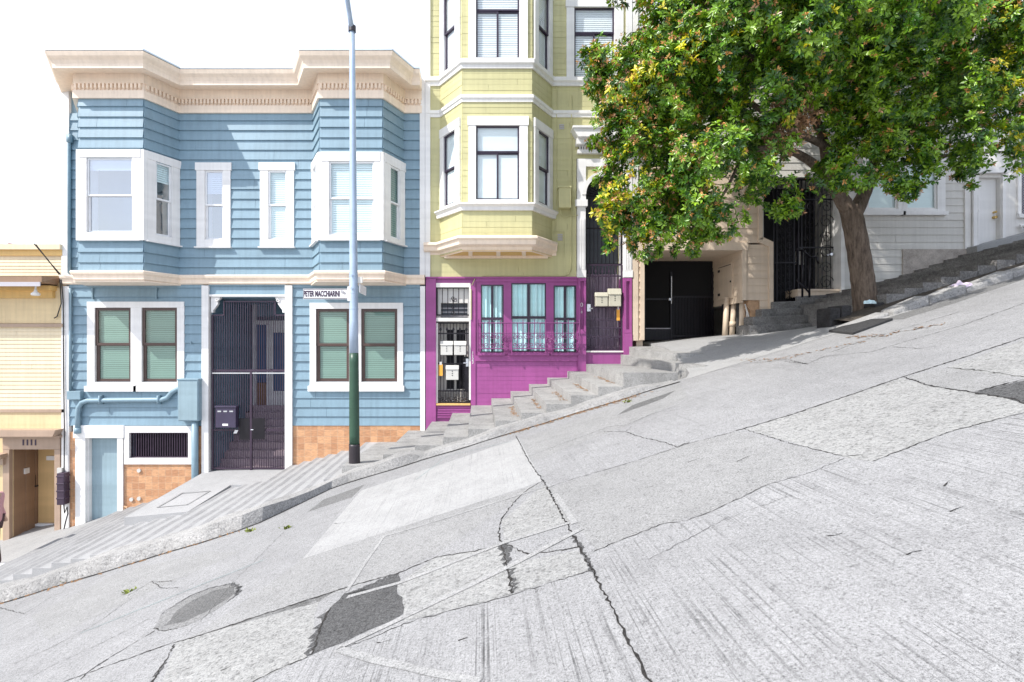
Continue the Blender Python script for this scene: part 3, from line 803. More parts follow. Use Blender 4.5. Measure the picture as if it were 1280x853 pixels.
# core of the building, left open behind the gate and the cellar openings
gx0, gx1 = ux(264.5), ux(360)
house_box(w, bx0 + .02, gx0 - .12, 12.36, 20, -4.6, 5.95)
house_box(w, gx1 + .08, bx1 - .02, 12.36, 20, -3.4, 5.95)
house_box(w, gx0 - .12, gx1 + .08, 12.36, 20, 1.12, 5.95)
house_box(w, gx0 - .12, gx1 + .08, 14.3, 20, -3.4, 1.12)
for a, b in ((ux(84), ux(255)), (ux(366), ux(525))): house_box(w, a + .02, b, 12.03, 12.36, 1.3, 1.62)
house_box(w, bx0 + .02, bx1 - .02, 12.03, 12.36, 5.3, 5.95)
w.build('wall', M['blue'], BH)
for nm, B, wins in (('left', LB, 0), ('right', RB, 1)):
    bm_ = MB()
    f1, f2, f3 = (Frame.between(B[i], B[i + 1]) for i in range(3))
    if wins == 0:
        h2 = [(xb(110) - B[1][0], xb(167) - B[1][0], zb(291), zb(198))]
        h3 = [(.30 * f3.L, .74 * f3.L, zb(291), zb(198))]; h1 = []
    else:
        h2 = [(xb(412) - B[1][0], xb(468) - B[1][0], zb(294), zb(202.5))]
        h3 = [(.30 * f3.L, .76 * f3.L, zb(294), zb(202.5))]
        h1 = [(.24 * f1.L, .70 * f1.L, zb(294), zb(202.5))]
    for f, h in ((f1, h1), (f2, h2), (f3, h3)): bm_.siding(f, 0, f.L, BELT, FR_LOW, .229, h)
    bm_.slab([(p[0] + (.04 if i < 2 else -.04), p[1] + .05) for i, p in enumerate(B)], BELT - .02, BELT + .05)
    bo = bm_.build('bay', M['blue'], BH)
    cb_ = MB()                                   # white corner boards of the window band
    for i in (1, 2):
        p = B[i]; fa, fb = (f1, f2) if i == 1 else (f2, f3)
        top = zb(188 if wins == 0 else 191); bot = zb(301)
        cb_ = MB(); cb_.fbox(fa, fa.L - .055, fa.L + .03, -.02, .05, bot, top); cb_.fbox(fb, -.03, .055, -.02, .0505, bot, top)
        cb_.build('corner_board', M['white'], bo)
    z0_, z1_ = h2[0][2], h2[0][3]
    a, b = h2[0][:2]
    top = (zb(188) if wins == 0 else zb(191)) - z1_; bot = z0_ - zb(300)
    window(BH, f2, a, b, z0_, z1_, (a - .06, f2.L - b - .06, top, bot), M['white'], M['vinyl'], 'dh', .50, 'slats' if wins else 'flat',
           M['blind_aqua'] if wins else M['blind_white'], 1.0 if wins else .16, .03, .02, .035, None if wins else M['glass_sky'], 'dim' if wins else 'reflect_room')
    a, b = h3[0][:2]
    window(BH, f3, a, b, z0_, z1_, (a - .06, f3.L - b - .01, top, bot), M['white'], M['vinyl'] if 1 else 0, 'dh', .50, 'slats', M['blind_green'] if wins else M['blind_aqua'], 1.0 if wins else .25, .03, .02, .035, None, 'dim')
    if h1:
        a, b = h1[0][:2]
        window(BH, f1, a, b, z0_, z1_, (a - .01, f1.L - b - .06, top, bot), M['white'], M['vinyl'], 'dh', .50, 'slats', M['blind_white'], 1, .03, .02, .035)
for i, (a, b, c, d) in enumerate(hn):
    window(BH, F0, a, b, c, d, (.19, .17, .18, .17), M['white'], M['vinyl'], 'dh', .505, 'slats', M['blind_white'] if i == 0 else M['blind_aqua'], .30 if i == 0 else 1, .03, .025, .035, M['glass_sky'] if i == 0 else None, 'reflect_room')
for k, grp in enumerate(((hl[0], hl[1]), (hl[2], hl[3]))):
    (a, b, c, d), (e, f, _, _) = grp
    mid_ = (e - b) / 2
    lw_ = .175 if k == 0 else .145
    window(BH, F0, a, b, c, d, (lw_, mid_, .14, .09), M['white'], M['brown'], 'dh', .51, 'slats', M['blind_green'], 1, .13, 0, .062, M['glass_soft'], 'dark')
    window(BH, F0, e, f, c, d, (mid_ + .001, lw_ - .01, .14, .09), M['white'], M['brown'], 'dh', .51, 'slats', M['blind_green'], 1, .13, 0, .062, M['glass_soft'], 'dark')
# cornice
PATH = [(-9.57, 15.0), (-9.50, 12.1), (LB[1][0] - .07, LB[1][1]), LB[2], LB[3], RB[0], RB[1], RB[2], RB[3], (ux(527.5), 12.0)]
corn = MB()
corn.sweep(PATH, [(-.3, 6.17), (.46, 6.19), (.50, 6.17), (.47, 6.09), (.41, 6.03), (.38, 5.965), (.38, 5.875), (.36, 5.87), (.05, 5.93), (.05, 5.72), (.035, 5.715), (.035, 5.565), (.06, 5.56), (.06, 5.39), (-.3, 5.39)])
co = corn.build('cornice', M['cream_trim'], BH)
den = MB()
for (p, q) in zip(PATH[1:-1], PATH[2:]):
    f = Frame.between(p, q); nn = max(1, int(f.L / .085))
    off = .02
    for i in range(nn):
        u = (i + .5) * f.L / nn
        den.fbox(f, u - .024, u + .024, .036, .085, 5.60, 5.70)
        den.fbox(f, u - .012, u + .012, .036, .06, 5.575, 5.60)
    den.fbox(f, 0, f.L, .036, .072, 5.702, 5.715)
den.build('dentil_band', M['dentil'], co)
fl = MB()
fl.sweep(PATH, [(-.3, 6.21), (.44, 6.235), (.49, 6.225), (.49, 6.195), (.44, 6.193), (-.3, 6.172)])
fl.slab([(p[0], p[1] + .25) for p in PATH[1:]] + [(bx1, 20), (bx0, 20)], 5.98, 6.19)
fl.build('roof', M['flashing'], BH)
belt = MB()
belt.sweep([(ux(80), 12.0), LB[0], LB[1], LB[2], LB[3], RB[0], RB[1], RB[2], RB[3], (ux(531.3), 12.0)],
           [(-.02, 1.60), (.13, 1.60), (.15, 1.575), (.14, 1.53), (.10, 1.49), (.095, 1.41), (.06, 1.385), (-.02, 1.385)])
belt.build('belt_course', M['cream_trim'], BH)
for B in (LB, RB):                               # soffits under the bays
    so_ = MB(); so_.slab([(p[0] + (-.07 if i < 2 else .07), p[1] - .07 if 0 < i < 3 else p[1] + .0) for i, p in enumerate(B)], 1.36, 1.384); so_.build('bay_soffit', M['cream_trim'], BH)
pieces('corner_trim', M['white'], BH, [(79, 88, 98, 352, -.05, .05), (79, 88, 358, 668, -.05, .05), (525, 531.5, 100, 344, -.05, .045), (525.5, 531.5, 358, 545, -.05, .045)])
pieces('porch_post', M['white'], BH, [(254, 262.6, 357.5, 620, -.10, .075), (357.5, 366.5, 357.5, 590, -.10, .075)])
pieces('porch_lintel', M['white'], BH, [(262.7, 357.4, 368.6, 371.2, -.10, .06)])
for sx, s_ in ((264.2, 1), (356, -1)):
    br = MB(); p0 = ux(sx)
    br.fbox(F0, min(p0, p0 + s_ * .05), max(p0, p0 + s_ * .05), -.08, .02, zz(391), zz(371.5))
    pr = [(p0 + s_ * .05, zz(371.5)), (p0 + s_ * .22, zz(371.5)), (p0 + s_ * .21, zz(374)), (p0 + s_ * .15, zz(376)), (p0 + s_ * .16, zz(380)), (p0 + s_ * .11, zz(384)), (p0 + s_ * .05, zz(388))]
    br.prism(pr if s_ > 0 else pr[::-1], 11.985, 12.07)
    br.tube([(q[0], q[1], q[2]) for q in scroll(F0, p0 + s_ * .15, zz(375.5), .03, .045, 1.2, 0, s_, 14)], .012, 6)
    br.build('bracket', M['white'], BH)
# entry behind the gate
en = MB()
fl_ = Frame((gx0 - .03, 14.1), (0, -1), (1, 0))
en.siding(fl_, 0, 2.02, -3.1, 1.1, .215)
fr_ = Frame((gx1 - .02, 12.08), (0, 1), (-1, 0)); en.siding(fr_, 0, 2.02, -3.1, 1.1, .215)
fb_ = Frame((gx0, 14.1), (1, 0), (0, -1)); en.siding(fb_, 0, gx1 - gx0, -1.65, 1.1, .215, [(.05, 2.2, -1.7, .75)])
en.box(gx0 - .05, gx1, 12.08, 14.2, 1.08, 1.115)
en.build('entry_wall', M['blue'], BH)
est = MB()
for i in range(9):
    y0 = 12.22 + i * .215
    est.box(gx0 - .02, gx1 - .02, y0, 14.25, -3.2, -2.96 + i * .16)
est.build('entry_stairs', M['stairgrey'], BH)
D14 = 14.06
def xd(px): return (px - CX) * D14 / FPX
def zd(py): return (CY - py) * D14 / FPX
fd = Frame((0, D14), (1, 0), (0, -1))
ed = MB()
ed.fbox(fd, xd(317), xd(321), -.02, .06, -1.68, zd(375)); ed.fbox(fd, xd(334), xd(338), -.02, .06, -1.68, zd(405)); ed.fbox(fd, xd(321), xd(366), -.02, .06, zd(406), zd(401))
ed.fbox(fd, xd(338), xd(342.5), -.02, .04, -1.68, zd(406)); ed.fbox(fd, xd(342.5), xd(366), -.02, .035, -1.68, zd(489)); ed.fbox(fd, xd(342.5), xd(366), -.02, .035, zd(416), zd(406)); ed.fbox(fd, xd(357), xd(366), -.02, .035, zd(489), zd(416))
edo = ed.build('entry_door', M['white'], BH)
g_ = MB(); g_.fbox(fd, xd(342.5), xd(357), -.02, 0, zd(489), zd(416)); g_.fbox(fd, xd(321), xd(334), -.02, 0, zd(478), zd(406)); g_.build('pane', plain('deep_blue_glass', (.05, .12, .24), .1), edo)
g_ = MB(); g_.fbox(fd, xd(321), xd(334), -.02, .01, -1.68, zd(479)); g_.build('panel', plain('brown_panel', (.22, .12, .05), .6), edo)
g_ = MB(); g_.tube([fd.pt(xd(340), .05, zd(462)), fd.pt(xd(340), .1, zd(462)), fd.pt(xd(342), .1, zd(462))], .02); g_.build('handle', M['black'], edo)
# the gate
gt = MB(); WG = -.02
nb = 32
for i in range(nb + 1):
    p = 265.6 + (358.4 - 265.6) * i / nb
    top = 377.5 if 279 < p < 344 else 394
    gt.fbox(F0, ux(p) - .0072, ux(p) + .0072, WG - .012, WG, zz(587), zz(top))
def rail(p0, p1, y, h=.035, d=.004): gt.fbox(F0, ux(p0), ux(p1), WG - .024, WG + d, zz(y) - h / 2, zz(y) + h / 2)
for y in (538, 586): rail(265, 359, y)
rail(265, 359, 463.5, .05, .008); rail(279, 344, 377, .03); rail(265, 279.5, 394, .03); rail(343.5, 359, 394, .03)
for p in (265.2, 358.8): gt.fbox(F0, ux(p) - .02, ux(p) + .02, WG - .03, WG + .012, zz(588), zz(394))
for p in (279.5, 343.5): gt.fbox(F0, ux(p) - .014, ux(p) + .014, WG - .02, WG + .01, zz(394), zz(377))
gt.fbox(F0, ux(312.3), ux(314.8), WG - .03, WG + .022, zz(592), zz(464.5))
go = gt.build('gate', M['iron_plum'], BH)
lp = MB(); lp.fbox(F0, ux(299), ux(312), WG + .014, WG + .022, zz(550), zz(523)); lp.fbox(F0, ux(315), ux(331), WG + .014, WG + .022, zz(549), zz(523)); lp.build('lock_plate', M['iron'], go)
tr_ = MB(); tr_.fbox(F0, ux(265), ux(358), WG + .009, WG + .014, zz(467.4), zz(466)); tr_.build('bright_rail', M['steel'], go)
lk = MB(); lk.tube([F0.pt(ux(315), WG + .02, zz(537)), F0.pt(ux(315), WG + .07, zz(537)), F0.pt(ux(318), WG + .07, zz(537))], .012); lk.build('handle', M['steel'], go)
MBX = thing('mailbox', 'dark plum three-slot mailbox on the tall barred gate of the blue house', 'mailbox', F0.pt(ux(284), WG, zz(535)))
m_ = MB(); m_.fbox(F0, ux(272.5), ux(297.5), WG + .006, WG + .13, zz(534), zz(509)); m_.fbox(F0, ux(271.5), ux(298.5), WG + .006, WG + .15, zz(509), zz(507)); m_.build('box', M['mail_dark'], MBX, bevel=.008)
for i in range(3):
    m_ = MB(); m_.fbox(F0, ux(275 + i * 7.4), ux(279.5 + i * 7.4), WG + .131, WG + .136, zz(514.5), zz(512.8)); m_.build('slot', M['steel'], MBX)
m_ = MB(); m_.fbox(F0, ux(281), ux(288), WG + .131, WG + .135, zz(531.5), zz(529)); m_.build('name_plate', M['signwhite'], MBX)
tg = MB(); tg.hexa([F0.pt(*q) for q in ((ux(292), WG + .03, zz(542)), (ux(296), WG + .03, zz(542)), (ux(296), WG + .02, zz(542)), (ux(292), WG + .02, zz(542)), (ux(294), WG + .03, zz(537.5)), (ux(298), WG + .03, zz(538)), (ux(298), WG + .02, zz(538)), (ux(294), WG + .02, zz(537.5)))])
tag(tg.build('paper_note', M['signwhite']), 'small white paper note stuck in the barred gate under the dark mailbox', 'note')
# cellar door, vent, tiles
cd = MB()
cd.pbox(96.5, 109, 547, 668, -.02, .06); cd.pbox(148.7, 155.6, 547, 660, -.02, .06); cd.pbox(94.5, 157, 531.5, 547, -.02, .075)
cd.pbox(109, 110.5, 547, 668, -.16, -.02); cd.pbox(147, 148.7, 547, 660, -.16, -.02)
cd.build('door_frame', M['white'], BH)
cd = MB(); cd.pbox(110.5, 147, 547, 652.5, -.16, -.11); cdo = cd.build('cellar_door', M['bluegrey_door'], BH)
cd = MB(); cd.tube([F0.pt(ux(146), -.11, zz(598)), F0.pt(ux(146), -.06, zz(598))], .018); cd.build('handle', M['black'], cdo)
cd = MB(); cd.pbox(108, 149, 652.6, 656, -.2, .07); cd.build('door_sill', M['concrete_old'], BH)
vt = MB(); vt.pbox(157.2, 163, 532.5, 580, -.02, .055); vt.pbox(236.7, 244, 532.5, 580, -.02, .055); vt.pbox(163, 236.7, 532.5, 540.5, -.02, .054); vt.pbox(163, 236.7, 572.4, 580, -.02, .054)
vto = vt.build('vent', M['white'], BH)
vt = MB()
for i in range(25): vt.fbox(F0, ux(164 + i * 3) - .009, ux(164 + i * 3) + .009, -.03, -.01, zz(572.4), zz(540.5))
vt.pbox(163, 236.7, 540.5, 542, -.035, -.005); vt.pbox(163, 236.7, 571, 572.4, -.035, -.005)
vt.build('bars', M['iron_plum'], vto)
vt = MB(); vt.pbox(160, 240, 536, 576, -.34, -.30); vt.build('dark_opening', M['dark'], vto)
pieces('tile_base', M['tile'], BH, [(163, 251, 580.5, 660, -.05, .02), (88.5, 96, 540, 668, -.05, .02), (366.8, 525, 531.8, 610, -.05, .02), (244.5, 253.5, 533, 580.3, -.05, .02), (156, 162.9, 580.5, 660, -.05, .018)])
for p, q in ((175, 588), (175, 623), (165.5, 624)):
    cp = MB(); cp.tube([F0.pt(ux(p), .02, zz(q)), F0.pt(ux(p), .05, zz(q))], .045, 12); cp.build('pipe_cap', M['mail_grey'], BH)
cp = MB(); cp.tube([F0.pt(ux(158), .03, zz(641)), F0.pt(ux(158), .06, zz(632)), F0.pt(ux(162), .09, zz(633)), F0.pt(ux(163), .09, zz(640))], .022, 8); cp.build('hose_tap', M['rust'], BH)
# pipes, box, meter
pp = MB()
P_ = lambda a, b, w_=.09: F0.pt(ux(a), w_, zz(b))
pp.tube([P_(101, 540), P_(101, 517), P_(102, 509), P_(106, 503), P_(113, 500.5), P_(150, 500), P_(205, 499.5), P_(212, 497), P_(218, 490), P_(225, 486), P_(231, 485)], .055, 12)
pp.tube([P_(101, 541), P_(101, 534)], .075, 12)
for p in (130, 202): pp.fbox(F0, ux(p) - .015, ux(p) + .015, .01, .16, zz(505), zz(494))
pp.build('conduit', M['pipe'], BH, smooth=True)
pp = MB(); pp.tube([P_(247, 524, .11), P_(247, 640, .11)], .075, 14); pp.build('downpipe', M['pipe'], BH, smooth=True)
pp = MB(); pp.pbox(229, 254.5, 473.5, 525, .02, .22); pp.pbox(228.5, 255, 472.8, 475, .02, .235); ub = pp.build('utility_box', M['pipe'], BH, bevel=.01)
pp = MB(); pp.pbox(230.2, 253.3, 476, 523.5, .221, .228); pp.build('lid', M['bluegrey_door'], ub)
pp = MB(); pp.pbox(89.5, 106, 488.5, 499, .02, .14); pp.build('junction_box', M['pipe'], BH, bevel=.008)
pp = MB(); pp.tube([P_(91, 174, .07), P_(89.5, 182, .07), P_(89.5, 343, .07)], .035, 10); pp.fbox(F0, ux(88), ux(93), .03, .12, zz(180), zz(170)); pp.tube([P_(91, 361, .07), P_(91, 488, .07)], .03, 10); pp.build('downspout', M['pipe'], BH, smooth=True)
pp = MB(); pp.pbox(80.5, 89.5, 589, 628, .05, .22)
for i in range(4): pp.pbox(80, 90, 592 + i * 9, 594 + i * 9, .05, .23)
mt = pp.build('meter', M['iron_plum'], BH, bevel=.01)
pp = MB()
pp.tube([P_(68, 311, .5), P_(75, 330, .3), P_(81, 345, .10), P_(82.5, 380, .08), P_(82.5, 470, .07), P_(84, 540, .08), P_(84.5, 589, .1)], .012, 6)
pp.tube([P_(66, 310, .5), P_(73, 327, .3), P_(79.5, 345, .11), P_(80.5, 380, .09), P_(74, 396, .06), P_(70, 398, .05)], .012, 6)
pp.tube([P_(85, 628, .12), P_(85, 640, .1), P_(89, 632, .12), P_(90, 640, .12), P_(86, 652, .1), P_(83, 662, .08)], .014, 6)
pp.build('service_cable', M['cable'], BH)
for (a, b, l) in ((117.5, 360, 14), (197, 360, 14), (92, 416, 3), (240, 427, 3)):
    pp = MB(); pp.fbox(F0, ux(a) - .012, ux(a) + .012, .02, .06, zz(b + l), zz(b)); pp.build('hook', M['pipe'], BH)
def grid(mb, F, u0, u1, z0, z1, w0, w1, holes=(), m=0):
    us = sorted({u0, u1} | {h for H in holes for h in H[:2] if u0 < h < u1})
    zs = sorted({z0, z1} | {h for H in holes for h in H[2:] if z0 < h < z1})
    for a, b in zip(us[:-1], us[1:]):
        for c, d in zip(zs[:-1], zs[1:]):
            if any(H[0] < (a + b) / 2 < H[1] and H[2] < (c + d) / 2 < H[3] for H in holes): continue
            mb.fbox(F, a, b, w0, w1, c, d, m)
def H(p0, p1, y0, y1): return (ux(p0), ux(p1), zz(y1), zz(y0))
# ================================================================== YELLOW AND PURPLE HOUSE
YH = thing('yellow_house', 'pale yellow house with a three-sided bay above a purple ground floor', 'house', (ux(661), 12, zz(483)))
YY = 11.24
def zy(py): return (CY - py) * YY / FPX
def xy(px): return (px - CX) * YY / FPX
YBAY = [(-1.003, 12.0), (xy(578), YY), (xy(665), YY), (1.6125, 12.0)]
TOP = 9.6
w = MB()
hw = H(717.5, 767.5, 10.5, 97); hd = (ux(721), ux(790), zz(348), zz(199))
for a, b in ((ux(537), YBAY[0][0]), (YBAY[3][0], ux(787))):
    w.siding(F0, a, b, zz(347), TOP, .125, (hw, hd), .0035, .006)
w.siding(F0, YBAY[0][0], YBAY[3][0], zz(347), 2.06, .125, (), .0035, .006)
xl0, xl1, xr0, xr1 = ux(545), ux(588.4), ux(732), ux(778.8)
house_box(w, ux(531.5), xl0, 12.36, 21, -2.4, TOP); house_box(w, xl1, xr0, 12.36, 21, -1.6, TOP); house_box(w, xr1, ux(789.5), 12.36, 21, -.8, TOP)
house_box(w, xl0, xl1, 12.36, 21, zz(354), TOP); house_box(w, xl0, xl1, 13.2, 21, -2.4, zz(354))
house_box(w, xr0, xr1, 12.36, 21, zz(220), TOP); house_box(w, xr0, xr1, 13.2, 21, -.8, zz(220))
w.build('wall', M['yellow'], YH)
fr = [Frame.between(YBAY[i], YBAY[i + 1]) for i in range(3)]
bz = MB()
lowz = (zy(250), zy(158)); upz = (zy(73.4), 8.0)
hf = [(xy(595) - YBAY[1][0], xy(649) - YBAY[1][0])]
hc1 = (.22 * fr[0].L, .74 * fr[0].L); hc3 = (.24 * fr[2].L, .78 * fr[2].L)
for f, hh in ((fr[0], hc1), (fr[1], hf[0]), (fr[2], hc3)):
    bz.siding(f, 0, f.L, 2.06, TOP, .125, [(*hh, *lowz), (*hh, *upz)], .0035, .006)
bz.slab([(p[0], p[1] + .03) for p in YBAY], 2.05, 2.12); bz.slab([(p[0], p[1] + .03) for p in YBAY], TOP - .05, TOP)
bz.build('bay', M['yellow'], YH)
for (c, d), mid_ in ((lowz, .64), (upz, .60)):
    bl = 'flat' if c < 4 else 'slats'; bmm = M['shade_pale'] if c < 4 else M['blind_white']
    a, b = hf[0]
    window(YH, fr[1], a, b, c, d, (.165, .185, .20, .08), M['white'], M['plum_frame'], 'tr', mid_, bl, bmm, 1, 0, .02, .05, None, 'dim')
    a, b = hc1
    window(YH, fr[0], a, b, c, d, (.16, .19, .20, .08), M['white'], M['plum_frame'], 'dh', .5, bl, bmm, 1, 0, .01, .04, None, 'dim')
    a, b = hc3
    window(YH, fr[2], a, b, c, d, (.17, .16, .20, .08), M['white'], M['plum_frame'], 'dh', .5, bl, bmm, 1, 0, .01, .04, None, 'dim')
a, b, c, d = hw
window(YH, F0, a, b, c, d, (.18, .21, .16, .05), M['white'], M['plum_frame'], 'tr', .63, 'slats', M['blind_white'], 1, 0, .02, .05)
tr = MB()
full = [(ux(532), 12.0)] + YBAY + [(ux(787), 12.0)]
for zt_, zb_, o in ((6.22, 6.03, .085), (5.45, 5.30, .06)):
    tr.sweep(full, [(-.02, zt_), (o, zt_), (o, zt_ - (zt_ - zb_) * .45), (o * .55, zt_ - (zt_ - zb_) * .6), (o * .5, zb_), (-.02, zb_)])
tr.sweep([(YBAY[0][0] - .05, 12.0)] + YBAY[1:3] + [(YBAY[3][0] + .05, 12.0)], [(-.02, 3.08), (.11, 3.075), (.12, 3.05), (.06, 3.0), (.05, 2.92), (-.02, 2.92)])
tr.build('moulding', M['white'], YH)
tr = MB()
tr.sweep([(ux(530.5), 12.0)] + YBAY + [(YBAY[3][0] + .10, 12.0)], [(-.04, 2.33), (.17, 2.345), (.20, 2.32), (.20, 2.28), (.15, 2.25), (.13, 2.16), (.02, 2.13), (0, 2.03), (-.04, 2.03)])
bc = tr.build('bay_base', M['cream_trim'], YH)
tr = MB()
tr.slab([(p[0], p[1] - .02) for p in YBAY], 2.045, 2.052)
tr.build('soffit', M['ochre'], bc)
tr = MB()
for px_ in (588, 623, 655):
    tr.hexa([(xy(px_) - .045, 11.3, 2.02), (xy(px_) + .045, 11.3, 2.02), (ux(px_) + .045, 11.98, 2.02), (ux(px_) - .045, 11.98, 2.02)] + [(xy(px_) - .045, 11.3, 2.044), (xy(px_) + .045, 11.3, 2.044), (ux(px_) + .045, 11.98, 2.044), (ux(px_) - .045, 11.98, 2.044)])
tr.box(-.9, 1.5, 11.86, 11.98, 1.99, 2.043)
tr.build('soffit_rib', M['cream_trim'], bc)
pieces('corner_trim', M['white'], YH, [(531.8, 538, -80, 347, -.02, .05), (782, 789.5, -80, 199, -.02, .05)])
# purple ground floor
pw = MB()
hdL = H(545, 588.4, 354, 600); hdR = H(732, 778.8, 330, 438.5)
hwn = [H(601, 629.6, 356, 441), H(639, 682.5, 354, 440), H(692, 720.4, 357, 440.7)]
grid(pw, F0, ux(532.5), ux(731.9), zz(570), zz(347.5), -.36, 0, [hdL] + hwn)
grid(pw, F0, ux(731.9), ux(789.5), zz(500), zz(347.5), -.36, 0, [H(732, 778.8, 300, 438.5)])
pw.pbox(532.5, 545, 349, 580, 0, .045); pw.pbox(588.6, 594.5, 352, 560, 0, .03); pw.pbox(722, 731.9, 416.7, 520, 0, .07); pw.pbox(779, 789.3, 417, 480, 0, .07)
for a in (722.3, 779.4):
    pw.pbox(a, a + 2.6, 348, 416.6, 0, .06); pw.pbox(a + 7, a + 9.6, 348, 416.6, 0, .06); pw.pbox(a + 2.6, a + 7, 348, 352, 0, .06); pw.pbox(a + 2.6, a + 7, 412, 416.6, 0, .058)
pw.pbox(594.5, 722, 347.5, 352.5, 0, .03); pw.pbox(594.5, 722, 444.6, 451.5, 0, .04)
for a, b in ((597, 631), (635, 686), (688, 722)): pw.pbox(a, b, 441.2, 444.5, 0, .09)
pw.pbox(532.5, 722, 346.5, 348.6, .0, .055); pw.pbox(545.1, 588.5, 506.8, 580, -.34, -.01)
pw.siding(Frame((0, 11.996), (1, 0), (0, -1)), ux(594.6), ux(721.9), zz(545), zz(451.7), .10, (), .004, .002)
for k in range(5): pw.pbox(547, 588, 508.5 + k * 3, 510.3 + k * 3, -.30, .01 + .004 * k)
pw.build('ground_floor_wall', M['purple'], YH)
for (a, b, c, d) in hwn:
    window(YH, F0, a, b, c, d, (0, 0, 0, 0), M['plum_frame'], M['plum_frame'], 'cross', .50, 'curtain', M['curtain'], 1, 0, 0, .03, M['glass_soft'], 'dim')
rl = MB(); WR = .20
def rod(p0, y0, p1, y1, r=.011): rl.tube([F0.pt(ux(p0), WR, zz(y0)), F0.pt(ux(p1), WR, zz(y1))], r, 6)
for y in (404.5, 417, 436): rod(596.5, y, 722.5, y, .010 if y == 417 else .014)
for i in range(19):
    p = 597.5 + i * (724 - 599) / 18.
    rod(p, 400 if i % 2 == 0 else 404, p, 440 if i % 6 == 0 else 436, .010 if i % 6 else .016)
    if i < 18:
        for s_, zc in ((1, 421.5), (-1, 431.5)):
            rl.tube(scroll(F0, ux(p + 3.4), zz(zc), WR, .058, 1.3, math.pi / 2 * s_, s_ * (1 if i % 2 else -1), 14), .008, 5)
for p in (597, 722):
    for y in (404.5, 436): rl.tube([F0.pt(ux(p), 0, zz(y)), F0.pt(ux(p), WR, zz(y))], .013, 6)
for p in (630, 636, 684, 690): rl.tube(scroll(F0, ux(p), zz(425), WR + .01, .07, 1.4, 0, 1 if p < 650 else -1, 16), .010, 5)
rl.build('window_railing', M['iron_purple'], YH)
def iron_gate(par, p0, p1, y0, y1, n, spear=True, depth=-.05, m='iron', name='gate', rails=(), dense=None):
    g = MB(); f = F0
    for i in range(n + 1):
        p = p0 + (p1 - p0) * i / n
        g.fbox(f, ux(p) - .008, ux(p) + .008, depth - .016, depth, zz(y1), zz(y0))
        if spear and 0 < i < n and i % 2:
            z = zz(y0 + 8); u = ux(p)
            g.prism([(u - .03, z), (u, z - .06), (u + .03, z), (u, z + .07)], 12 - depth - .012, 12 - depth + .012)
    for y in (y0, y1, *rails): g.fbox(f, ux(p0) - .01, ux(p1) + .01, depth - .02, depth + .004, zz(y) - .016, zz(y) + .016)
    if dense:
        for i in range(n):
            p = p0 + (p1 - p0) * (i + .5) / n
            g.fbox(f, ux(p) - .008, ux(p) + .008, depth - .016, depth, zz(y1), zz(dense))
            g.tube(scroll(f, ux(p), zz(y1 - 4), depth + .004, .05, 1.2, 0, 1 if i % 2 else -1, 12), .007, 5)
    for p in (p0, p1): g.fbox(f, ux(p) - .018, ux(p) + .018, depth - .03, depth + .012, zz(y1), zz(y0))
    return g.build(name, M[m], par)
# narrow left entrance
ed = MB()
fd = Frame((0, 12.26), (1, 0), (0, -1))
grid(ed, fd, xl0, xl1, zz(504), zz(402), -.04, 0, [H(558, 566, 412, 428), H(570, 581, 412, 428), H(557, 567, 442, 488), H(570, 580, 442, 488)])
edo = ed.build('entry_door', M['offwhite'], YH)
ed = MB(); ed.fbox(fd, xl0 + .02, xl1 - .02, -.06, -.045, zz(502), zz(404)); ed.build('pane', M['dark'], edo)
ed = MB()
grid(ed, F0, xl0, xl1, zz(401), zz(354), -.30, -.10, [H(550.5, 584.5, 378.5, 398)])
ed.pbox(545.2, 588.2, 354.2, 359.5, -.1, .03); ed.pbox(545.2, 588.2, 397.5, 402, -.1, .02)
ed.pbox(586.3, 588.6, 357, 500, -.08, .035); ed.pbox(545.0, 547.4, 404, 504, -.08, .0)
tro = ed.build('transom', M['warmwhite'], YH)
ed = MB(); ed.pbox(550, 585, 378, 398.4, -.29, -.25)
ed.build('dark_pane', M['dim'], tro)
ed = MB()
for y in (384, 389, 394): ed.pbox(550.5, 584.5, y, y + 1.2, -.249, -.235)
ed.build('slat', M['sashgrey'], tro)
iron_gate(YH, 546, 587, 359.8, 394, 6, False, -.02, 'iron', 'transom_grille')
sg = MB()
for k, (p, y) in enumerate(((566.5, 373), (566.5, 384), (566.5, 391))): sg.tube(scroll(F0, ux(p), zz(y), -.01, .06, 1.3, 0, 1 if k % 2 else -1, 14), .008, 5)
sg.build('iron_scroll', M['iron'], YH)
text('house_number', '1123', F0.pt(ux(566), -.094, zz(375)), .085, M['ink'], YH, .8)
ig = iron_gate(YH, 546.5, 587, 404, 503.5, 10, True, -.03, 'iron', 'gate', (417, 455, 489), 489)
ed = MB(); ed.pbox(580.5, 587, 446, 463, -.05, -.012); ed.pbox(580.5, 586, 463, 488, -.05, -.02); ed.build('lock_plate', M['iron'], ig)
ed = MB(); ed.pbox(582.5, 585.8, 448.5, 458.3, -.012, .03); ed.tube([F0.pt(ux(584), .05, zz(454)), F0.pt(ux(579.5), .05, zz(454))], .016, 8); ed.build('handle', M['steel'], ig)
ed = MB(); ed.pbox(545.5, 588, 504.4, 506.6, -.3, .05); ed.build('threshold', M['ochre'], YH)
for i, ch in enumerate('1123'):
    text('house_number', ch, F0.pt(ux(591), .034, zz(441.5 + i * 3.9)), .068, M['signwhite'], YH, 1.0)
for i, (ch, y, h_) in enumerate((('0', 381.5, .10), ('.', 386, .05), ('8', 390.5, .06))):
    text('house_number', ch, F0.pt(ux(727), .006, zz(y)), h_, M['signwhite'], YH, 1.0)
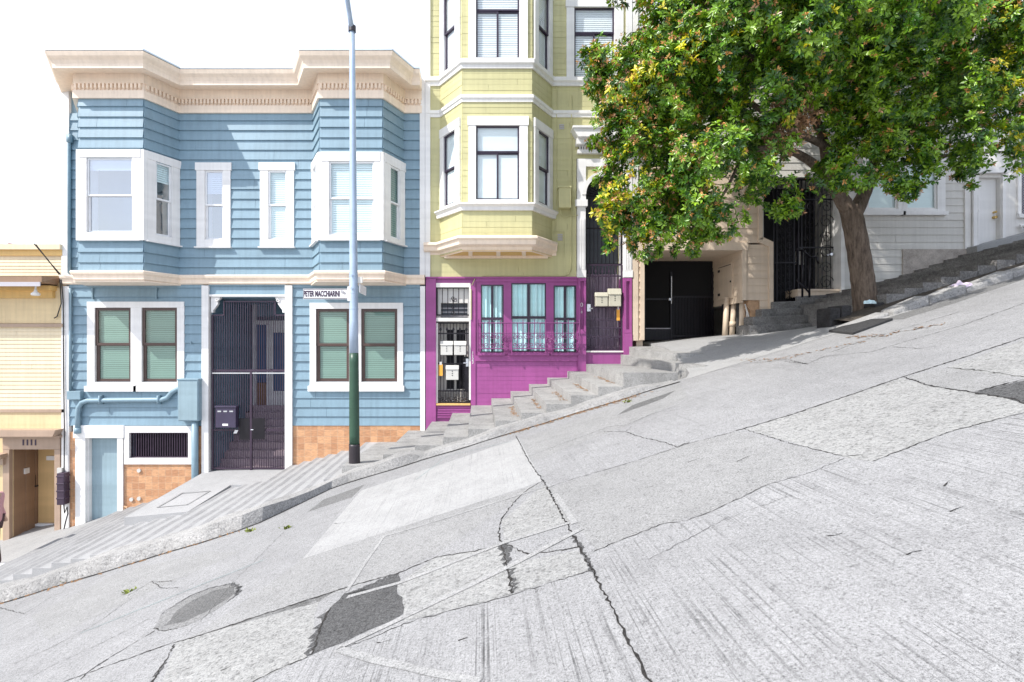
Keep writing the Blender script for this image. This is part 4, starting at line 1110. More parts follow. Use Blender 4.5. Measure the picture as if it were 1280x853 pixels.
# arched entrance on the right
ar = MB(); sy = 244.0
uc = (xr0 + xr1) / 2; rad = (xr1 - xr0) / 2; zs = zz(sy)
def arc(r, n=20): return [(uc - r * math.cos(math.pi * i / n), zs + r * math.sin(math.pi * i / n)) for i in range(n + 1)]
A, B2 = arc(rad), arc(rad + .10)
for i in range(20): ar.prism([A[i], B2[i], B2[i + 1], A[i + 1]][::-1], 11.93, 12.1)
ar.pbox(721, 731.9, 199.5, 251, -.05, .05); ar.pbox(778.9, 789.5, 199.5, 251, -.05, .05); ar.pbox(731.9, 778.9, 199.5, 209, -.05, .05)
ar.prism([(ux(751.5), zz(218)), (ux(757.5), zz(218)), (ux(759.5), zz(198)), (ux(749.5), zz(198))], 11.90, 12.05)
ar.pbox(718.5, 733.5, 251, 259, -.05, .10); ar.pbox(777.4, 791, 251, 259, -.05, .10)
for a in (721, 779.2):
    ar.pbox(a, a + 10.6, 259, 347.4, -.05, .045)
    for k in range(4): ar.pbox(a + 1.6 + k * 2.1, a + 2.7 + k * 2.1, 274, 338, .045, .062)
    ar.pbox(a - .3, a + 10.9, 338.5, 347.3, -.05, .07)
ar.pbox(731.2, 731.95, 221, 347, -.42, -.05); ar.pbox(778.85, 779.6, 221, 347, -.42, -.05)
ar.build('entry_arch', M['white'], YH)
sp = MB()
C2 = arc(rad + .09)
for i in range(20):
    p, q = C2[i], C2[i + 1]
    sp.prism([p, q, (q[0], zz(208.8)), (p[0], zz(208.8))], 11.985, 12.1)
sp.build('spandrel', M['yellow'], YH)
hc = MB()
hc.prism([(ux(713.5), zz(167)), (ux(797), zz(167)), (ux(794), zz(177)), (ux(720), zz(177))], 11.70, 12.02)
hc.pbox(713, 797.5, 164.5, 167, -.02, .34); hc.pbox(719, 794, 177, 184, -.02, .20); hc.pbox(721, 792, 189, 193.5, -.02, .10)
hco = hc.build('entry_hood', M['white'], YH)
hc = MB(); hc.pbox(723, 790, 184, 189, -.02, .02); hc.build('dark_frieze', M['plum_frame'], hco)
hc = MB()
for i in range(22): hc.pbox(723.5 + i * 3.05, 725.1 + i * 3.05, 184.4, 188.8, .02, .09)
hc.build('dentil_band', M['white'], hco)
fg = MB(); WF = -.06
for k in range(17):
    a = math.pi * k / 16
    fg.tube([F0.pt(uc + .08 * math.cos(a), WF, zs + .08 * math.sin(a)), F0.pt(uc + rad * math.cos(a), WF, zs + rad * math.sin(a))], .009, 5)
    if k < 16:
        a2 = a + math.pi / 32; fg.tube(scroll(F0, uc + rad * .78 * math.cos(a2), zs + rad * .78 * math.sin(a2), WF, .035, 1, 0, 1, 10), .006, 4)
for r_ in (.08, .26, rad - .01): fg.tube([F0.pt(uc + r_ * math.cos(math.pi * k / 16), WF, zs + r_ * math.sin(math.pi * k / 16)) for k in range(17)], .011, 5)
fg.fbox(F0, xr0, xr1, WF - .015, WF + .015, zs - .02, zs + .02)
fg.build('fan_grille', M['iron'], YH)
iron_gate(YH, 733, 778, 244.5, 330, 9, False, -.06, 'iron', 'upper_grille', (285,))
rg = iron_gate(YH, 733, 778, 331, 438, 11, True, -.05, 'iron_plum', 'gate', (345, 384, 400, 410, 421), 424)
bd = MB(); fdd = Frame((0, 12.42), (1, 0), (0, -1))
for i in range(9):
    a = xr0 + (xr1 - xr0) * i / 9
    bd.fbox(fdd, a + .004, a + (xr1 - xr0) / 9 - .004, -.05, rr.uniform(-.006, .006), zz(442), zz(340))
bd.build('entry_door', M['wood_grey'], YH)
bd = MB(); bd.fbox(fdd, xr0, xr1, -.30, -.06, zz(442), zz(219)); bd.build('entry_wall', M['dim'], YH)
bd = MB(); bd.pbox(732, 779, 438.7, 440.6, -.36, .03); bd.build('threshold', M['warmwhite'], YH)
lk = MB(); lk.pbox(733.6, 738, 380.5, 389.5, -.045, .02); lk.tube([F0.pt(ux(736), .04, zz(386)), F0.pt(ux(740.5), .04, zz(386))], .016, 8); lk.build('handle', M['steel'], rg)
eb = MB(); eb.pbox(697, 712, 237, 262.5, .01, .20); eb.pbox(696.3, 712.6, 236, 238, .01, .215); eb.build('electric_box', M['yellow'], YH, bevel=.008)
eb = MB(); Q = lambda a, b, w_=.03: F0.pt(ux(a), w_, zz(b))
eb.tube([Q(714, 120), Q(714, 235), Q(713.5, 335), Q(711, 342), Q(706, 345.2), Q(640, 345.6), Q(606, 345), Q(594, 348), Q(590, 357)], .012, 6)
eb.tube([Q(695.5, 90), Q(695.5, 230), Q(694, 285), Q(692, 292)], .010, 6); eb.tube([Q(690, 290), Q(704.5, 290.5), Q(704.5, 322)], .008, 5)
eb.tube([Q(700, 263, .1), Q(701, 270, .08), Q(706, 272, .06), Q(713, 270, .04), Q(722, 270, .05)], .010, 6)
eb.tube([Q(589, 362, .05), Q(589, 400, .05)], .012, 6)
eb.build('cable', M['yellow'], YH)
eb = MB()
for k in range(4): eb.pbox(697, 703, 293 + k * 2.2, 294.3 + k * 2.2, .005, .02)
for k in range(3): eb.pbox(699, 705, 156 + k * 2.2, 157.4 + k * 2.2, .005, .02)
eb.build('wall_vent', M['sashgrey'], YH)
# mailboxes and notes on the two gates
def mailbox(name, label, p0, p1, y0, y1, mat, lidh, w_):
    t = thing(name, label, 'mailbox', F0.pt(ux((p0 + p1) / 2), w_, zz(y1)))
    b = MB(); b.pbox(p0, p1, y0 + lidh, y1, w_, w_ + .13); b.build('box', M[mat], t, bevel=.01)
    b = MB(); P0 = [F0.pt(ux(p0 - .5), w_, zz(y0 + lidh)), F0.pt(ux(p1 + .5), w_, zz(y0 + lidh))]
    z1_, z0_ = zz(y0), zz(y0 + lidh + 1.6)
    b.hexa([F0.pt(ux(p0 - .4), w_ + .15, z0_), F0.pt(ux(p1 + .4), w_ + .15, z0_), F0.pt(ux(p1 + .4), w_, z0_), F0.pt(ux(p0 - .4), w_, z0_),
            F0.pt(ux(p0 - .4), w_ + .10, z1_), F0.pt(ux(p1 + .4), w_ + .10, z1_), F0.pt(ux(p1 + .4), w_, z1_), F0.pt(ux(p0 - .4), w_, z1_)])
    b.build('lid', M[mat], t, bevel=.008)
    b = MB(); pm = (p0 + p1) / 2
    for k in range(3): 
        b.pbox(pm - .6, pm + .6, y0 + lidh + 3.2 + k * 2.6, y0 + lidh + 4.2 + k * 2.6, w_ + .131, w_ + .135)
    b.build('slot', M['black'], t)
    return t
G1 = 'grey mailboxes on the narrow purple house gate'
mailbox('mailbox', 'pale grey mailbox, left of the upper pair on the narrow gate beside the purple windows', 551.3, 566.2, 426.5, 444, 'mail_grey', 3.5, -.02)['group'] = G1
mailbox('mailbox', 'pale grey mailbox, right of the upper pair on the narrow gate, above its silver handle', 568, 582.8, 426.5, 444, 'mail_grey', 3.5, -.02)['group'] = G1
mailbox('mailbox', 'pale grey mailbox hanging alone below the upper pair on the narrow gate', 558, 573.4, 456.7, 474.8, 'mail_grey', 3.5, -.02)['group'] = G1
G2 = 'beige mailboxes on the arched gate'
mailbox('mailbox', 'shorter beige mailbox beside the silver handle of the arched gate', 743.7, 758.6, 366, 383.5, 'mail_beige', 3.5, -.03)['group'] = G2
mailbox('mailbox', 'taller beige mailbox with a raised lid above the orange note on the arched gate', 759.8, 775, 361.3, 383.5, 'mail_beige', 6.0, -.03)['group'] = G2
def note(label, p0, p1, y0, y1, w_):
    t = thing('paper_note', label, 'note', F0.pt(ux((p0 + p1) / 2), w_, zz(y1)), 'orange notes on the gates')
    b = MB(); b.pbox(p0, p1, y0, y1, w_, w_ + .006); b.build('sheet', M['orange'], t)
    b = MB(); b.pbox(p0 + 1, p1 - 1, y0 - 3, y0 + 1, w_ + .007, w_ + .010); b.build('tie', M['mail_grey'], t)
note('orange note hung on the left edge of the narrow gate below three grey mailboxes', 548.3, 553.3, 455.5, 470, -.018)
note('orange note hung on the arched gate under the taller beige mailbox', 771.2, 775.2, 386.5, 400.8, -.035)

# ================================================================== CREAM HOUSE (far left)
CH = thing('cream_house', 'low cream house with a brown hood and tan doorway at the left edge', 'house', (ux(20), 12, zz(670)))
cx0, cx1 = -18.0, ux(81.5)
w = MB()
w.siding(F0, cx0, cx1, zz(345), zz(320), .078, (), .012)
w.siding(F0, cx0, cx1, zz(512), zz(409), .096, (), .014)
w.siding(F0, ux(77), cx1, zz(672), zz(540), .08, (), .012)
w.build('siding', M['cream_light'], CH)
w = MB()
hdoor = H(14.5, 70.5, 561.5, 690)
grid(w, F0, cx0, cx1, zz(700), zz(308), -.36, -.03, [hdoor])
w.pbox(-330, 81.5, 360, 404.5, -.03, .02); w.pbox(-330, 81.5, 515.5, 536, -.03, .02); w.pbox(-330, 14, 575, 700, -.03, .01)
house_box(w, cx0, ux(14.5), 12.36, 20, -6, zz(309)); house_box(w, ux(70.5), cx1 - .02, 12.36, 20, -6, zz(309)); house_box(w, ux(14.5), ux(70.5), 12.36, 20, zz(561), zz(309)); house_box(w, ux(14.5), ux(70.5), 12.75, 20, -6, zz(561))
w.build('wall', M['cream'], CH)
w = MB(); w.pbox(-330, 80, 306.5, 313, -.3, .12); w.build('parapet_cap', M['cream_light'], CH)
w = MB(); w.pbox(-330, 80, 313, 320, -.02, .06); w.pbox(-330, 72, 358.3, 364, -.02, .22); w.pbox(-330, 70, 364, 373, -.02, .10); w.build('frieze', M['ochre'], CH)
w = MB(); 
w.hexa([(cx0, 11.45, zz(352.6, 11.45)), (ux(52, 11.45), 11.45, zz(352.6, 11.45)), (ux(72), 12, zz(357)), (cx0, 12, zz(357)), (cx0, 11.45, zz(345.6, 11.45)), (ux(52, 11.45), 11.45, zz(345.6, 11.45)), (ux(76), 12, zz(346.5)), (cx0, 12, zz(346.5))])
w.build('hood', M['tan_dark'], CH)
w = MB(); w.box(cx0, ux(50, 11.43), 11.425, 11.449, zz(358, 11.43), zz(352.7, 11.43)); w.build('gutter', M['sashgrey'], CH)
w = MB(); w.pbox(-330, 81.5, 405, 409, -.02, .07); w.pbox(-330, 81.5, 511.5, 515.5, -.02, .05); w.build('brown_strip', M['tan'], CH)
w = MB()
w.pbox(6.5, 14.4, 561.5, 690, -.05, .06); w.pbox(70.6, 77.5, 561.5, 690, -.05, .06); w.pbox(6.5, 77.5, 546.5, 561.3, -.05, .065)
w.pbox(1, 80, 543.5, 546.5, -.05, .16); w.prism([(ux(-3), zz(535.5)), (ux(81.5), zz(535.5)), (ux(78), zz(543.4)), (ux(2), zz(543.4))], 11.72, 12.02)
w.pbox(-60, 12, 566, 571, -.05, .24); w.pbox(-60, 9.5, 571, 580, -.05, .12); w.pbox(-60, -2, 580, 690, -.05, .03)
w.build('door_surround', M['tan'], CH)
w = MB(); w.fbox(F0, ux(14.5), ux(14.5) + .015, -.75, -.05, zz(690), zz(561.5)); w.fbox(F0, ux(70.5) - .015, ux(70.5), -.75, -.05, zz(690), zz(561.5)); w.fbox(F0, ux(14.5), ux(70.5), -.75, -.05, zz(562.2), zz(561.6))
w.fbox(F0, ux(14.5) + .015, ux(14.5) + .03, -.5, -.35, zz(690), zz(562.5))
w.build('door_reveal', M['tan_dark'], CH)
YD = 12.70
w = MB(); w.box(ux(40, YD) + .18, ux(71, YD), YD - .03, YD + .02, zz(653, YD), zz(561, YD)); dr = w.build('front_door', M['ochre_door'], CH)
w = MB(); w.box(ux(39, YD), ux(40, YD) + .17, YD - .08, YD + .02, zz(661, YD), zz(561, YD)); w.build('door_post', M['tan_dark'], CH)
fdc = Frame((0, YD - .03), (1, 0), (0, -1))
def xq(px): return ux(px, YD)
def zq(py): return zz(py, YD)
w = MB(); w.fbox(fdc, xq(43.5), xq(48.5), 0, .05, zq(607), zq(593)); w.fbox(fdc, xq(42.8), xq(49.5), .0, .07, zq(607.5), zq(605.8)); w.build('lock', M['black'], dr)
w = MB(); w.fbox(fdc, xq(60), xq(71), 0, .02, zq(575), zq(569.8)); w.build('door_plate', M['warmwhite'], dr)
w = MB(); w.fbox(fdc, xq(42), xq(71), -.02, .06, zq(656.5), zq(653.5)); w.build('door_sill', M['signwhite'], CH)
w = MB(); w.fbox(F0, ux(14.5) + .016, ux(14.5) + .05, -.42, -.30, zz(597), zz(590)); w.build('bell_plate', M['warmwhite'], CH)
text('house_number', '1111', F0.pt(ux(40), .070, zz(553)), .13, M['ink'], CH, 1.05, bold=.006)
w = MB(); w.pbox(75.5, 81.5, 584, 609, .01, .10); w.build('meter_panel', M['mail_grey'], CH)
fx_ = thing('flood_lamp', 'white reflector lamp hanging under the brown hood of the cream house', 'lamp', (ux(44.5, 11.6), 11.6, zz(358, 11.6)))
lx, ly = ux(44.5, 11.6), 11.6
def lathe(mb, cx_, cy_, prof, n=20, m=0):
    b = len(mb.v)
    for r_, z in prof:
        for k in range(n): mb.v.append((cx_ + r_ * math.cos(2 * math.pi * k / n), cy_ + r_ * math.sin(2 * math.pi * k / n), z))
    for i in range(len(prof) - 1):
        for k in range(n):
            k2 = (k + 1) % n; mb.f.append((b + i * n + k, b + i * n + k2, b + (i + 1) * n + k2, b + (i + 1) * n + k)); mb.mi.append(m)
zt = zz(356, 11.6)
b = MB(); lathe(b, lx, ly, [(.001, zt + .02), (.035, zt + .02), (.03, zt - .03), (.018, zt - .05), (.018, zt - .10), (.03, zt - .12), (.032, zt - .15), (.001, zt - .15)]); b.build('socket', M['warmwhite'], fx_, True)
b = MB(); lathe(b, lx, ly, [(.03, zt - .15), (.05, zt - .17), (.085, zt - .20), (.09, zt - .225), (.07, zt - .25), (.001, zt - .255)]); b.build('bulb', M['bulb'], fx_, True)
FH = thing('distant_house', 'faint pink gabled house far beyond the cream roof', 'house', (ux(4, 70), 70, -8))
b = MB(); b.box(ux(-60, 70), ux(21, 70), 70, 82, -30, zz(307.5, 70)); b.box(ux(3, 70), ux(7, 70), 72, 73, 12, zz(303.5, 70)); b.build('wall', M['farpink'], FH)
b = MB()
for a, c in ((-40, -8), (-7, 9), (9, 22)):
    b.prism([(ux(a, 70), zz(308, 70)), (ux(c, 70), zz(308, 70)), (ux((a + c) / 2, 70), zz(304.6, 70))], 69.5, 82)
b.build('roof', M['farroof'], FH)

# ================================================================== BEIGE HOUSE WITH THE GARAGE
GH = thing('beige_house', 'tall beige wooden house with a black open garage and iron entrance gates', 'house', (ux(1000), 12, zz(390)))
gx0_, gx1_ = ux(790.2), ux(1211)
w = MB()
hg = H(805, 928, 313.5, 500); hgt = H(965, 1049, 222, 420); hsm = H(952, 966, 222, 303)
HW = 1
w.siding(F0, ux(797), ux(805), .08, zz(313), .172)
w.siding(F0, ux(931), ux(962), zz(375.5), zz(306), .172, [hsm], .014)
w.siding(F0, ux(949.5), ux(962), zz(389), zz(375.5), .172, (), .014, zref=zz(375.5))
w.siding(F0, ux(790.5), ux(962), zz(304), 4.2, .172, [hsm], .014)
fgar = Frame((ux(928), 13.55), (0, -1), (-1, 0))
w.siding(fgar, 0, 1.52, .97, zz(313), .172, (), .012)
w.box(ux(805), ux(928), 12.05, 13.6, 2.185, 2.3)
w.build('garage_wall', M['beige'], GH)
w = MB()
w.pbox(790.3, 796.8, 296, 426, -.02, .05); w.pbox(799.5, 804.8, 304, 425, -.05, .05)
w.pbox(797, 934, 303.8, 313.5, -.05, .055); w.pbox(926.5, 931.5, 313.6, 375.5, -.1, .05); w.pbox(960.3, 965.2, 303, 389, -.3, .055); w.pbox(947, 952, 222, 300, -.3, .05)
w.prism([(ux(947), zz(300)), (ux(947), zz(303.5)), (ux(960), zz(309)), (ux(965), zz(309)), (ux(965), zz(303)), (ux(952), zz(297))], 11.95, 12.3)
w.build('garage_trim', M['beige'], GH)
w = MB()
hwin = [H(1083.5, 1121, 203, 262), H(1132, 1170, 203, 262)]
hup = [H(813, 832, -20, 72), H(1084, 1122, -20, 75), H(1133, 1171, -20, 75), H(880, 920, -20, 75)]
w.siding(F0, ux(790.5), ux(962), 4.2, TOP, .172, hup, .014)
w.siding(F0, ux(962), ux(1049), zz(222), TOP, .172, (), .014)
w.siding(F0, ux(1050), ux(1205), -.2, TOP, .172, hwin + hup, .014)
w.build('wall', M['offwhite'], GH)
w = MB()
house_box(w, gx0_, ux(803), 12.36, 22, -.6, TOP); house_box(w, ux(803), ux(929.5), 12.36, 22, 2.3, TOP); house_box(w, ux(803), ux(929.5), 15.5, 22, -.6, 2.3)
house_box(w, ux(929.5), ux(965.2), 12.36, 22, .97, TOP); house_box(w, ux(965.2), ux(1050), 12.36, 22, zz(222), TOP); house_box(w, ux(965.2), ux(1050), 13.4, 22, -.6, zz(222))
house_box(w, ux(1050), gx1_ - .02, 12.36, 22, -.6, TOP)
w.box(gx0_, gx1_ - .02, 12.04, 12.36, TOP - .3, TOP)
w.build('rear_wall', M['offwhite'], GH)
pieces('corner_trim', M['warmwhite'], GH, [(790.2, 797, -80, 296, -.02, .04), (1049.5, 1054, 222, 366, -.35, .045), (1204, 1211, -80, 312, -.02, .05)])
window(GH, F0, *hwin[0][:2], *hwin[0][2:], (.11, .10, .12, .06), M['white'], M['white'], 'one', .5, 'flat', M['shade_pale'], 1, .09, .0, .04, M['glass_soft'])
window(GH, F0, *hwin[1][:2], *hwin[1][2:], (.10, .18, .12, .06), M['white'], M['white'], 'one', .5, 'flat', M['shade_pale'], 1, .09, .0, .04, M['glass_soft'])
for q in hup: window(GH, F0, *q[:2], *q[2:], (.13, .13, .15, .12), M['white'], M['white'], 'dh', .5, 'slats', M['blind_white'], 1, .06, .02, .04)
# garage gate, dark interior
gg = MB(); YG = 13.5
def xg(px): return ux(px, YG)
def zg(py): return zz(py, YG)
fgg = Frame((0, YG), (1, 0), (0, -1))
for i in range(46):
    p = 806 + 84.5 * i / 45
    gg.fbox(fgg, xg(p) - .009, xg(p) + .009, -.02, 0, .10, zg(372 if p > 839 else 412))
gg.fbox(fgg, xg(805), xg(838.5), -.03, -.01, .10, zg(412)); 
for p in (805.5, 839, 890.5): gg.fbox(fgg, xg(p) - .025, xg(p) + .025, -.03, .02, .10, zg(340))
for y in (371, 420): gg.fbox(fgg, xg(839), xg(891), -.025, .012, zg(y) - .02, zg(y) + .02)
gg.fbox(fgg, xg(805), xg(839), -.025, .014, zg(374) - .02, zg(374) + .02)
gv = MB(); gv.fbox(fgg, xg(804), xg(893), -.06, -.03, .10, 2.2); gv.build('garage_shade_panel', M['void'], GH)  # flat black panel: the garage's unlit depth is put into its colour
ggo = gg.build('garage_gate', M['iron'], GH)
gg = MB(); gg.fbox(fgg, xg(805.5), xg(838), .0, .01, zg(411.5), zg(410.2)); gg.build('bright_rail', M['sashgrey'], ggo)
gg = MB(); lathe(gg, xg(836), YG - .05, [(.001, zg(373)), (.05, zg(373.5)), (.05, zg(376)), (.001, zg(376.5))], 10); gg.tube([fgg.pt(xg(839), .03, zg(380)), fgg.pt(xg(839), .03, zg(346))], .013, 6); gg.build('latch', M['steel'], ggo)
gd = MB(); gd.box(xg(891), ux(962), 12.75, 13.0, -.3, 1.0); gd.build('garage_interior', M['dark'], GH)  # near-black colour stands in for the shade of the open void
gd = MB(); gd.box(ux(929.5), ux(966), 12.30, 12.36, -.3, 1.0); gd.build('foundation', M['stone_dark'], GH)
gd = MB(); gd.box(ux(797), ux(805), 12.1, 13.6, -.3, 2.3); gd.build('side_wall', M['beige'], GH)
hd_ = MB(); fgd = Frame((ux(928) - .012, 13.55), (0, -1), (-1, 0))
hd_.fbox(fgd, .40, 1.12, 0, .03, 1.12, 2.0); hdo = hd_.build('hatch', M['beige'], GH)
hd_ = MB()
for z in (1.25, 1.85): hd_.fbox(fgd, .41, .50, .03, .045, z - .03, z + .03)
hd_.fbox(fgd, 1.06, 1.09, .03, .05, 1.5, 1.54); hd_.fbox(fgd, .42, 1.08, .03, .034, 1.93, 1.945)
hd_.build('hinge', M['iron'], hdo)
for (a0, a1, y0, y1, r_, jn) in ((906, 908.5, 421, 377, .065, 0), (914.3, 917.5, 421, 377, .068, 1), (927.5, 927.8, 418, 375, .075, 0)):
    b = MB(); Yp = 12.62 if a0 < 920 else 12.3
    pts = [(ux(a0, Yp), Yp, zz(y0, Yp)), (ux((a0 + a1) / 2, Yp), Yp, zz((y0 + y1) / 2, Yp)), (ux(a1, Yp), Yp, zz(y1, Yp) + .1)]
    b.tube(pts, r_, 14)
    if jn:
        m_ = Vector(pts[0]).lerp(Vector(pts[2]), .32); d_ = (Vector(pts[2]) - Vector(pts[0])).normalized(); b.tube([m_ - d_ * .06, m_ + d_ * .06], r_ * 1.25, 14)
    b.build('pipe', M['beige'], GH, True)
b = MB(); b.prism([(ux(936), zz(375.5)), (ux(949), zz(375.5)), (ux(949), zz(391)), (ux(946), zz(394)), (ux(947), zz(405)), (ux(940), zz(410)), (ux(938), zz(400)), (ux(940), zz(390)), (ux(936), zz(384))][::-1], 12.02, 12.25); b.build('broken_plaster', M['rust'], GH)
b = MB(); b.tube([F0.pt(ux(934), -.1, zz(380)), F0.pt(ux(937), -.05, zz(395)), F0.pt(ux(935), -.05, zz(418))], .018, 6); b.tube([F0.pt(ux(936), -.1, zz(385)), F0.pt(ux(934), -.02, zz(402)), F0.pt(ux(938), -.0, zz(416))], .012, 6); b.build('cable', M['mail_grey'], GH)
# iron entrance gates
def ornate(p0, p1, y0, y1, Yf, name):
    f = Frame((0, Yf), (1, 0), (0, -1)); g = MB()
    X = lambda p: ux(p, Yf); Z = lambda y: zz(y, Yf)
    for p in (p0, p1, p0 + 4, p1 - 4): g.fbox(f, X(p) - .014, X(p) + .014, -.02, .01, Z(y1), Z(y0))
    for y in (y0, y1, y0 + (y1 - y0) * .18, y0 + (y1 - y0) * .62): g.fbox(f, X(p0), X(p1), -.02, .012, Z(y) - .014, Z(y) + .014)
    n = max(3, int((p1 - p0) / 6))
    for i in range(1, n): 
        p = p0 + 4 + (p1 - p0 - 8) * i / n; g.fbox(f, X(p) - .006, X(p) + .006, -.012, 0, Z(y1), Z(y0))
    um = (X(p0) + X(p1)) / 2; hw_ = (X(p1) - X(p0)) / 2 - .09
    z = Z(y1) + .16
    while z < Z(y0) - .1:
        for s_ in (-1, 1):
            g.tube(scroll(f, um + s_ * hw_ * .5, z, .004, hw_ * .48, 1.5, 0, s_, 18), .008, 5)
            g.tube(scroll(f, um + s_ * hw_ * .5, z + hw_ * .9, .004, hw_ * .4, 1.5, math.pi, -s_, 18), .008, 5)
        z += hw_ * 1.9
    return g.build(name, M['iron'], GH)
ornate(967, 996.5, 225, 392, 12.25, 'gate'); og = ornate(998, 1047.5, 225, 361.5, 12.22, 'gate')
b = MB(); b.fbox(F0, ux(1040), ux(1047), -.2, -.17, zz(318), zz(316.5)); b.tube([F0.pt(ux(1043.5), -.19, zz(317)), F0.pt(ux(1043.5), -.10, zz(317))], .035, 10); b.build('knob', M['steel'], og)
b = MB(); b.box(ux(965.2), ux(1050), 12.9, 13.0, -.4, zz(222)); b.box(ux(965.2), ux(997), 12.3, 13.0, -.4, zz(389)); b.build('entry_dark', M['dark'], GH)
b = MB(); b.box(ux(1003, 12.6), ux(1013, 12.6), 12.86, 12.89, zz(329, 12.6), zz(312, 12.6)); b.build('entry_light_panel', M['offwhite'], GH)
b = MB(); b.pbox(996.5, 1051, 361.6, 364, -.5, .03); b.pbox(997, 1049, 364, 371, -.5, .0); b.build('threshold', M['beige'], GH)
b = MB(); Yr = 11.5
for pa, pb in (((996, 312), (1003, 312)), ((1003, 312), (1011.5, 321)), ((1011.5, 321), (1020, 321)), ((1020, 321), (1023, 330)), ((1011.7, 321), (1011.7, 372)), ((1003, 312), (1003, 372)), ((996, 350), (1011.7, 366))):
    b.tube([(ux(pa[0], Yr), Yr, zz(pa[1], Yr)), (ux(pb[0], Yr), Yr, zz(pb[1], Yr))], .022, 8)
tag(b.build('handrail', M['iron'], None, True), 'black iron handrail on the stone steps before the entrance gates', 'handrail')
b = MB(); b.pbox(1057.5, 1062, 303, 312, .01, .05); b.build('bell_plate', M['steel'], GH)
b = MB(); b.prism([(ux(1127), zz(312)), (ux(1206), zz(312)), (ux(1206), zz(360)), (ux(1127), zz(380))], 11.955, 12.1); b.build('stucco_panel', M['stucco'], GH)
st = MB()                                        # old stone steps up to the iron gates
for i, (a, b_, top, y0) in enumerate(((937, 1083, 405, 11.45), (941, 1083, 394.5, 11.6), (952, 1080, 385, 11.74), (966, 1078, 376, 11.86), (996, 1076, 369, 11.95))):
    z1_ = zz(top, y0)
    st.hexa([(ux(a, y0), y0, -.2), (ux(b_, y0), y0, -.2), (ux(b_, y0), 12.03, -.2), (ux(a, y0), 12.03, -.2), (ux(a, y0), y0, z1_ - .03), (ux(b_, y0), y0, z1_ + .05), (ux(b_, y0), 12.03, z1_ + .04), (ux(a, y0), 12.03, z1_ - .02)], i % 2)
sto = st.build('stone_steps', [M['stone'], M['stone']], None, bevel=.025)
structure(sto)
rb = random.Random(11)
for (a, y, hh, lab) in ((1038, 391, 11, 'dark square stone block left of the tree trunk'), (1052, 388, 11, 'dark square stone block touching the tree trunk on its left'), (1093, 384, 12, 'dark square stone block under the pale cloth right of the trunk')):
    b = MB(); Yk = 9.35
    b.box(ux(a, Yk), ux(a + 13, Yk), Yk, Yk + .4, zz(y + hh, Yk) - .4, zz(y - 6, Yk))
    tag(b.build('kerb_block', M['stone_dark'], None, bevel=.02), lab, 'stone block', 'stone blocks round the tree pit')

# ================================================================== WHITE HOUSE (far right)
WH = thing('white_house', 'white house with a plain white door at the right edge', 'house', (ux(1245), 12, zz(300)))
w = MB()
hdw = H(1222, 1250.5, 222, 330); hgr = H(1275, 1300, 130, 268); hu2 = H(1240, 1262, 60, 150)
grid(w, F0, ux(1211.2), 17, 1.0, TOP, -.36, 0, [hdw, hgr, hu2])
house_box(w, ux(1211.4), 17, 12.37, 22, -.6, TOP)
for y in (112,): w.pbox(1211.5, 1500, y, y + 2, 0, .02)
w.build('wall', M['warmwhite'], WH)
w = MB(); w.pbox(1212, 1216.5, 225, 309, 0, .10); w.pbox(1251, 1254.5, 218, 306, 0, .05); w.pbox(1216.5, 1222, 218, 312, 0, .03); w.pbox(1212, 1256, 212, 218, 0, .12)
w.pbox(1211.5, 1500, 40, 48, 0, .25); w.pbox(1211.5, 1500, 48, 54, 0, .12); w.pbox(1270.5, 1300, 268.5, 273, 0, .07); w.pbox(1270.5, 1274.8, 130, 268, 0, .04)
w.build('trim', M['white'], WH)
w = MB(); w.pbox(1222.3, 1250.2, 222, 330, -.16, -.10); wd = w.build('front_door', M['white'], WH)
w = MB()
for y in (264.5, 271): w.tube([F0.pt(ux(1247), -.10, zz(y)), F0.pt(ux(1247), -.03, zz(y))], .035 if y > 266 else .025, 10)
w.build('door_knob', M['brass'], wd)
w = MB(); w.tube([F0.pt(ux(1218.5), .06, zz(245)), F0.pt(ux(1218.5), .06, zz(308))], .03, 8); w.tube([F0.pt(ux(1218.5), .06, zz(263)), F0.pt(ux(1218.5), .06, zz(266))], .045, 8); w.tube([F0.pt(ux(1272), .06, zz(284)), F0.pt(ux(1276), .10, zz(283)), F0.pt(ux(1278), .10, zz(290))], .05, 10); w.build('pipe', M['white'], WH)
w = MB()
for k in range(-30, 40):
    for s_ in (1, -1):
        u0_ = ux(1275) + k * .06; z0_ = zz(268)
        pts = []
        for t in (0, 1):
            u_ = u0_ + s_ * t * 1.0; pts.append((u_, z0_ + t * 1.0))
        (ua, za), (ub_, zb2) = pts
        lo, hi = ux(1275), ux(1300)
        ta = max(0, min((lo - ua) / (ub_ - ua), (hi - ua) / (ub_ - ua))); tb = min(1, max((lo - ua) / (ub_ - ua), (hi - ua) / (ub_ - ua)))
        if tb > ta: w.tube([F0.pt(ua + (ub_ - ua) * ta, -.03, za + ta), F0.pt(ua + (ub_ - ua) * tb, -.03, za + tb)], .006, 4)
w.build('window_lattice', M['sashgrey'], WH)
w = MB(); w.pbox(1274, 1301, 130, 269, -.355, -.30); w.build('dark_opening', M['dim'], WH)
window(WH, F0, *hu2[:2], *hu2[2:], (.1, .1, .1, .1), M['white'], M['vinyl'], 'dh', .5, 'slats', M['blind_white'])
w = MB(); w.hexa([(ux(1206), 11.7, zz(318)), (ux(1290), 11.7, zz(297)), (ux(1290), 12.0, zz(297)), (ux(1206), 12.0, zz(318)), (ux(1206), 11.7, zz(311)), (ux(1290), 11.7, zz(289)), (ux(1290), 12.0, zz(288)), (ux(1206), 12.0, zz(310))]); w.build('plinth', M['concrete_side'], WH)

